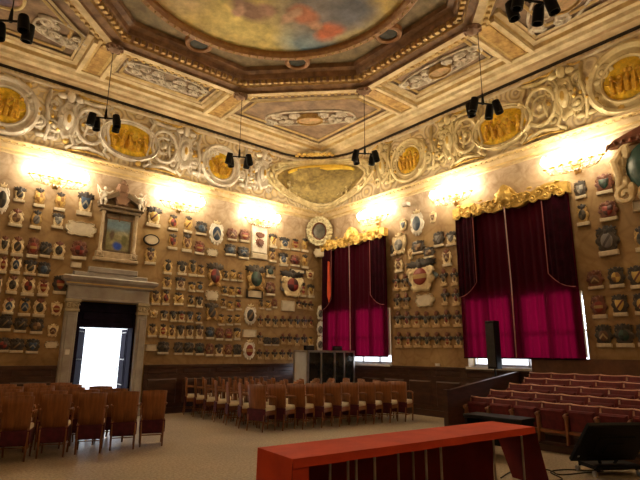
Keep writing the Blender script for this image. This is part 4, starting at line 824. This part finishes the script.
# ------------------------------------------------------------------ armchairs
def chair_meshes(variant):
    P = []
    def grid_back():
        b = MB(); n = 8; rings = []
        for j in range(5):
            q = j/4; z = .44+.49*q; w = .215+.02*q; yb = -.22-.05*q
            fr, bk = [], []
            for i in range(n+1):
                s = i/n*2-1; y = yb-.03*(1-s*s)+.03; fr.append((s*w, y+.012, z+(.012*(1-s*s) if j == 4 else 0))); bk.append((s*w, y-.012, z+(.012*(1-s*s) if j == 4 else 0)))
            rings.append(fr+bk[::-1])
        b.rings(rings); return b
    P.append(('backrest', grid_back(), WOOD, True))
    b = MB(); b.bbox(-.215,.215,-.20,.23,.41,.49,.02); b.rings([[(-.22+i,-.20+i,z),(.22-i,-.20+i,z),(.22-i,.235-i,z),(-.22+i,.235-i,z)] for i, z in ((.01,.40),(0,.43),(0,.47),(.03,.50))]); P.append(('seat', b, SEATC, True))
    if variant == 'A':
        b = MB(); b.rings([[(-.235+i,-.235+i,z),(.235-i,-.235+i,z),(.235-i,.235-i,z),(-.235+i,.235-i,z)] for i, z in ((.02,.21),(0,.24),(0,.43),(.02,.44))]); P.append(('upholstered_base', b, BURG, False))
    else:
        b = MB(); b.box(-.225,.225,-.21,-.19,.32,.41); b.box(-.225,.225,.20,.225,.32,.41); b.box(-.225,-.20,-.2,.21,.32,.41); b.box(.20,.225,-.2,.21,.32,.41); P.append(('seat_rail', b, WOOD, False))
        b = MB(); b.bbox(-.235,.235,-.24,-.215,.21,.45,.01); P.append(('rear_panel', b, BURG, False))
    for sx in (-1,1):
        b = MB(); b.tube([(sx*.205,.205,0),(sx*.215,.205,.3),(sx*.225,.20,.56),(sx*.228,.17,.66)], [.016,.020,.017,.015], 6); P.append(('leg', b, WOOD, True))
        b = MB(); b.tube([(sx*.20,-.27,0),(sx*.205,-.225,.28),(sx*.205,-.215,.46)], [.015,.021,.02], 6); P.append(('leg', b, WOOD, True))
        b = MB(); b.tube([(sx*.215,-.235,.70),(sx*.245,-.12,.705),(sx*.25,.06,.69),(sx*.24,.17,.665),(sx*.228,.21,.63)], [.014,.018,.02,.02,.012], 6); P.append(('armrest', b, WOOD, True))
    b = MB(); b.tube([(-.205,-.02,.16),(.205,-.02,.16)], .01, 5)
    for sx in (-1,1): b.tube([(sx*.20,-.25,.16),(sx*.208,.205,.16)], .01, 5)
    P.append(('stretcher', b, WOOD, True))
    return [(nm, b.mesh(nm, m, s)) for nm, b, m, s in P]
CHM = {'A': chair_meshes('A'), 'B': chair_meshes('B')}
def chair(v, x, y, rz, lab, group, sc=(1,1,1)):
    t = thing('armchair', lab, 'chair', (x, y, 0), (0,0,rz), group, sc)
    for nm, me in CHM[v]: link(nm, me, t)
rnd = random.Random(9)
ROWN = ['front', 'second', 'third', 'fourth', 'fifth', 'sixth', 'rearmost']
# block by the left edge: five rows parallel to the wall
for r, (y, xe) in enumerate(((9.12,3.62),(9.92,3.20),(10.72,3.16),(11.52,2.80),(12.30,2.80))):
    n = 6 if r == 0 else (5 if r < 3 else 3)
    for k in range(n):
        chair('A', xe+.03-.535*k+(.03 if k else 0), y+rnd.uniform(-.01,.01), -.34+rnd.uniform(-.02,.02), 'wooden armchair with burgundy base, %s from right end, %s row of left block' % (ORD[k], ROWN[r]), 'armchairs in the left block', (.90,.92,1))
# block in the middle: seven rows, slightly turned
for r in range(7):
    for k in range(9):
        x = 6.11+.456*k+.02*r; y = 9.30+.60*r-.0866*k
        if y > 12.93 or (x > 8.3 and y > 10.75): continue
        chair('B', x, y, (-PI/2+.28 if r == 0 else -PI/2-.36)+rnd.uniform(-.015,.015), 'wooden armchair with cream seat, %s from near end, %s row from left, middle block' % (ORD[r], ORD[k]), 'armchairs in the middle block', (1.06 if r == 0 else .92,.84,1))
# ------------------------------------------------------------------ tribune with tiered seats
Y0, Y1 = -1.9, 6.08
ROWX = [(9.0,.77),(9.55,.88),(10.05,1.0),(10.5,1.105),(10.88,1.21)]
t = thing('tribune', 'dark wooden stepped platform carrying the tiered red seats', 'platform', (0,0,0))
for i, (x, z) in enumerate(ROWX):
    x0 = x-.28 if i == 0 else ROWX[i-1][0]+.09; x1 = ROWX[i][0]+.09 if i < 4 else XR-.1
    b = MB(); b.box(x0, x1, Y0, Y1, 0, max(.06, z-.66)); b.build('step', DWOOD, t)
b = MB(); b.rings([[(8.25,y,0),(XR-.1,y,0),(XR-.1,y,1.20),(8.25,y,.88)] for y in (Y1+.06, Y1)]); b.build('side_panel', DWOOD, t)
b = MB(); b.rings([[(x,y,z) for x,z in ((8.22,.88),(XR-.1,1.20),(XR-.1,1.23),(8.22,.91))] for y in (Y1+.075, Y1-.015)]); b.build('handrail', DWOOD, t)
b = MB(); b.box(XR-.14, XR-.095, Y0, 5.75, 1.15, 1.52); b.build('back_panel', M('brown_back_panel', (.16,.065,.03), (.09,.035,.018), 4, .5), t)
b = MB(); b.box(8.20,8.29,Y1-.02,Y1+.08,0,.93); b.build('end_post', DWOOD, t)
def seat_meshes():
    P = []; w = .455; h = w/2
    b = MB(); n = 6
    rings = []
    for q, zt in ((0,-.42),(.5,-.2),(1,0)):
        rings.append([(s*h*(.94+.06*q), .06+.07*q-.02*(1-s*s), zt+(-.018*(1-s*s) if q == 1 else 0)) for s in [i/n*2-1 for i in range(n+1)]] + [(s*h*(.94+.06*q), .11+.07*q, zt) for s in [1-i/n*2 for i in range(n+1)]])
    b.rings(rings); P.append(('backrest', b, BURG2, True))
    b = MB(); b.tube([(s*h*1.0, .14, .008-.018*(1-s*s)) for s in [i/8*2-1 for i in range(9)]], .015, 5); P.append(('top_rail', b, PALER, True))
    b = MB(); b.rings([[(-h+.03+i,y,-.41),(h-.03-i,y,-.41),(h-.03-i,y-.02,-.08-i),(-h+.03+i,y-.02,-.08-i)] for i, y in ((0,.04),(0,-.02),(.03,-.05))]); P.append(('folded_seat', b, BURG2, False))
    b = MB(); b.box(-h, h, -.06, .10, -.47, -.42); P.append(('front_rail', b, RAILW, False))
    for sx in (-1,):
        b = MB(); b.bbox(sx*h-.015, sx*h+.015, -.10, .10, -.64, -.18, .005); b.tube([(sx*h,.13,-.02),(sx*h,.10,-.14),(sx*h,-.04,-.15),(sx*h,-.13,-.17),(sx*h,-.12,-.21)], [.014,.018,.022,.024,.014], 6); P.append(('armrest', b, RAILW, True))
    return [(nm, bb.mesh(nm, m, s)) for nm, bb, m, s in P]
STM = seat_meshes()
LEFT = [6.08-.24, 5.98-.24, 5.83-.24, 5.73-.24, 5.80-.24]
for r, (x, z) in enumerate(ROWX):
    for k in range(8):
        y = LEFT[r]-.49*k
        tt = thing('theatre_seat', 'dark red folded theatre seat, %s from the left, %s row of the tribune' % (ORD[k], ['front','second','third','fourth','rearmost'][r]), 'seat', (x-.15, y-.02, z), RR, 'tiered red seats of the tribune', (1.06,1,1))
        for nm, me in STM: link(nm, me, tt)
# low black bench desk in front of the tribune
t = thing('black_desk', 'low black desk between the red table and the tiered seats', 'desk', (7.72, 4.72, 0), (0,0,-PI/2+.02))
b = MB(); b.bbox(-.52,.52,-.22,.22,.56,.62,.01); b.build('desk_top', PLAS, t)
for s in (-1,1):
    b = MB(); b.box(s*.48-.02, s*.48+.02, -.2, .2, 0, .56); b.build('side_leg', PLAS, t)
b = MB(); b.box(-.46,.46,.14,.16,.12,.56); b.build('modesty_panel', PLAS, t)
# ------------------------------------------------------------------ red table
TA = math.atan2(-.27, 3.38); TR = (4.285, 3.60, 0)
def tpt(x, y): return (TR[0]+x*math.cos(TA)-y*math.sin(TA), TR[1]+x*math.sin(TA)+y*math.cos(TA))
for nm, x0, x1 in (('leftmost', -1.67, -.86), ('middle', -.84, .04), ('rightmost', .06, 1.67)):
    c = (x0+x1)/2; p = tpt(c, 0); t = thing('folding_table', 'folding table with steel legs under the red cloth, %s of the three' % nm, 'table', (p[0], p[1], 0), (0,0,TA), 'tables pushed together under the red cloth'); L = (x1-x0)/2
    b = MB(); b.box(-L, L, -.28, .28, .715, .745); b.build('tabletop', DWOOD, t)
    for s in (-1,1):
        for sy in (-1,1):
            b = MB(); b.tube([(s*(L-.1), sy*.2, .04), (s*(L-.1), sy*.2, .72)], .013, 8); b.build('leg', METAL, t, True)
        b = MB(); b.tube([(s*(L-.1), -.29, .02), (s*(L-.1), .29, .02)], .016, 6); b.build('foot_bar', METAL, t, True)
t = thing('tablecloth', 'bright red cloth over the long table in the foreground, open at the front', 'tablecloth', TR, (0,0,TA))
b = MB(); HL = 1.70; HW = .30
b.rings([[(-HL,-HW,z),(HL,-HW,z),(HL,HW,z),(-HL,HW,z)] for z in (.748, .762)]); b.build('cloth_top', REDC, t)
b = MB(); n = 60
def strip(b, f0, f1, n):
    vs = [f0(i/n) for i in range(n+1)] + [f1(i/n) for i in range(n+1)]; b.add(vs, [(i, i+1, n+2+i, n+1+i) for i in range(n)])
strip(b, lambda s: (-HL+2*HL*s, -HW, .762), lambda s: (-HL+2*HL*s, -HW-.012, .69+.002*math.sin(s*40)), n)
b.build('front_hem', REDC, t, True)
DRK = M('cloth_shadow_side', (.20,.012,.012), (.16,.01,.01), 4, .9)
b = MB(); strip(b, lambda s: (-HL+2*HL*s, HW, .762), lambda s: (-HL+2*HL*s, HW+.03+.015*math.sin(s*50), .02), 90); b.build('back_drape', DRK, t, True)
b = MB(); rows = [[(-HL-.01*q-.012*math.sin(s*9)*q, -HW+.6*s+(.04*q if s < .01 else 0), .762-.745*q) for s in [i/14 for i in range(15)]] for q in [j/6 for j in range(7)]]
b.add([p for r in rows for p in r], [(a*15+i, a*15+i+1, (a+1)*15+i+1, (a+1)*15+i) for a in range(6) for i in range(14)]); b.build('end_drape', REDC, t, True)
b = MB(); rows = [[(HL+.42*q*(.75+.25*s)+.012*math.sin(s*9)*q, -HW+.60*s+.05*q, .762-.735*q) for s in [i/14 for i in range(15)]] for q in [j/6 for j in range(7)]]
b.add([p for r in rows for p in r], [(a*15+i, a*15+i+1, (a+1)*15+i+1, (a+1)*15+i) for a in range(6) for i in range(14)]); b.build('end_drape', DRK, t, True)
b = MB(); b.add([(-HL,-HW,.762),(-HL+.16,-HW,.70),(-HL+.17,-HW+.01,.03),(-HL-.005,-HW-.01,.02)], [(0,1,2,3)]); b.build('corner_fold', REDC, t)
# ------------------------------------------------------------------ monitor on wheeled stand
A, B_ = Vector((7.30,3.38,.22)), Vector((8.06,2.90,.22)); D = (B_-A).normalized(); nrm = Vector((-D.y*-1, -D.x, 0)); nrm = Vector((D.y, -D.x, 0))
t = thing('monitor', 'large black flat monitor on a low wheeled stand beside the red table', 'monitor', ((A.x+B_.x)/2, (A.y+B_.y)/2, 0), (0,0,math.atan2(D.y, D.x)))
W = (B_-A).length/2+.03
b = MB(); b.xf = Matrix.Translation((0,0,.20)) @ Matrix.Rotation(math.radians(42), 4, 'X')
b.bbox(-W,W,-.03,.03,0,.70,.015); b.build('screen_panel', PLAS, t)
b = MB(); b.xf = Matrix.Translation((0,0,.20)) @ Matrix.Rotation(math.radians(42), 4, 'X'); b.bbox(-W*.55,W*.55,-.05,-.03,.12,.5,.01); b.bbox(-.12,.12,-.07,-.04,.2,.4,.01); b.box(-.1,.1,.03,.07,.1,.3); b.build('rear_housing', PLAS, t)
b = MB(); b.xf = Matrix.Translation((0,0,.20)) @ Matrix.Rotation(math.radians(42), 4, 'X'); b.bbox(-W*.9,-W*.9+.03,-.036,-.03,.1,.13,.001); b.build('status_light', METAL, t)
b = MB(); b.xf = Matrix.Translation((.1,.05,0)); b.tube([(-.1,0,.12),(-.16,-.05,.25),(-.16,-.1,.42)], .022); b.tube([(.1,0,.12),(.16,-.05,.25),(.16,-.1,.42)], .022); b.bbox(-.30,.38,-.20,.20,.09,.14,.01); b.build('stand_base', PLAS, t)
for x, y in ((-.26,-.14),(.26,-.14),(-.26,.14),(.30,.14)):
    o = MB(); o.xf = Matrix.Translation((.1,.05,0)); o.tube([(x,y,.11),(x*1.2,y*1.25,.09)], .018); o = o.build('caster_arm', PLAS, t)
    b = MB(); b.xf = Matrix.Translation((.1,.05,0)); b.rings([[(x*1.25-.015+k*.03, y*1.3+.04*math.cos(a), .045+.04*math.sin(a)) for a in [2*PI*q/12 for q in range(12)]] for k in (0,1)]); b.build('caster_wheel', METAL, t)
for i, (pts, lab) in enumerate((([(6.35,3.9),(6.9,4.0),(7.3,3.75),(7.15,3.5),(7.5,3.35),(7.9,3.2)], 'looping black cable on the floor between red table and monitor'), ([(6.5,3.55),(6.9,3.35),(7.2,3.65),(7.5,3.6),(7.7,3.4),(7.9,3.25)], 'second thin black cable on the floor running under the monitor'))):
    b = MB(); P = []
    for k in range(len(pts)-1):
        p0, p1, p2, p3 = [Vector((*pts[max(0,min(len(pts)-1,q))], .012)) for q in (k-1,k,k+1,k+2)]
        for s in [j/6 for j in range(6)]: P.append(.5*((2*p1)+(p2-p0)*s+(2*p0-5*p1+4*p2-p3)*s*s+(3*p1-p0-3*p2+p3)*s**3))
    b.tube(P, .009, 5); tag(b.build('floor_cable', PLAS, None, True), lab, 'cable')
# ------------------------------------------------------------------ interpreter booth, speakers
t = thing('interpreter_booth', 'grey framed booth with dark glass in the corner behind the chairs', 'booth', (9.82, 11.17, 0), (0,0,0))
fx = [-1.02, -.55, -.04, .34, .74]
b = MB(); b.box(-1.03,-.99,.03,.60,.02,1.64); b.build('grey_side_panel', GREYP, t)
for k in (0,1,2,3): b = MB(); b.box(fx[k]+.02, fx[k+1]-.02, -.01, .01, .05, 1.62); b.build('glass_pane', DGLASS, t)
b = MB()
for x in fx: b.box(x-.025, x+.025, -.04, .04, 0, 1.66)
b.box(-1.04, .76, -.04, .04, 1.63, 1.68); b.box(-1.04,.76,-.04,.04,0,.06)
for x in (-1.02,.74): b.box(x-.025,x+.025,.58,.64,0,1.68); b.box(x-.02,x+.02,0,.6,1.62,1.67)
b.box(-1.04,.76,.58,.64,1.62,1.68); b.build('frame', METAL, t)
b = MB(); b.box(.72,.75,.04,.58,.02,1.62); b.build('glass_side', DGLASS, t)
for x, lab in ((-1.0+.02,'small black speaker on top of the booth, above its grey panel'), (.25,'small black speaker on top of the booth, above the dark glass')):
    t = thing('small_speaker', lab, 'speaker', (9.82+x+(.15 if x < 0 else 0), 11.35, 1.68))
    b = MB(); b.bbox(-.17,.17,-.035,.035,0,.13,.01); b.build('cabinet', PLAS, t)
    b = MB(); b.box(-.15,.15,-.04,-.034,.02,.11); b.build('grille', BLACKP, t)
t = thing('column_loudspeaker', 'slim black column loudspeaker on a pole in front of the window', 'loudspeaker', (10.45, 6.38, 0), RR)
b = MB(); b.bbox(-.12,.12,-.11,.11,1.28,2.36,.02); b.build('cabinet', PLAS, t)
b = MB(); b.box(-.10,.10,-.118,-.11,1.33,2.30); b.build('grille', BLACKP, t)
b = MB(); b.tube([(0,0,.05),(0,0,1.28)], .02, 8); b.build('pole', PLAS, t, True)
b = MB()
for k in range(3): a = k*2*PI/3; b.tube([(0,0,.5),(.34*math.cos(a),.34*math.sin(a),.02)], .014)
b.build('tripod', PLAS, t)
# ------------------------------------------------------------------ camera, sky, view
cam = bpy.data.cameras.new('camera'); cam.sensor_fit = 'HORIZONTAL'; cam.sensor_width = 36; cam.lens = 492.62/640*36; cam.clip_start = .05
co = bpy.data.objects.new('camera', cam); C.objects.link(co)
yw, pt, rl = map(math.radians, (50.479, 12.939, .4395))
F = Vector((math.cos(yw)*math.cos(pt), math.sin(yw)*math.cos(pt), math.sin(pt))); rt = Vector((math.sin(yw), -math.cos(yw), 0)); up = rt.cross(F)
R_ = rt*math.cos(rl)+up*math.sin(rl); U = R_.cross(F)
m = Matrix((R_, U, -F)).transposed().to_4x4(); m.translation = (0, 0, 1.6); co.matrix_world = m
bpy.context.scene.camera = co
w = bpy.data.worlds.new('sky'); bpy.context.scene.world = w; w.use_nodes = True; w.node_tree.nodes['Background'].inputs[0].default_value = (.86,.92,1,1); w.node_tree.nodes['Background'].inputs[1].default_value = 2.4
sc = bpy.context.scene; sc.view_settings.view_transform = VIEW; sc.view_settings.look = LOOK; sc.view_settings.exposure = EXPO
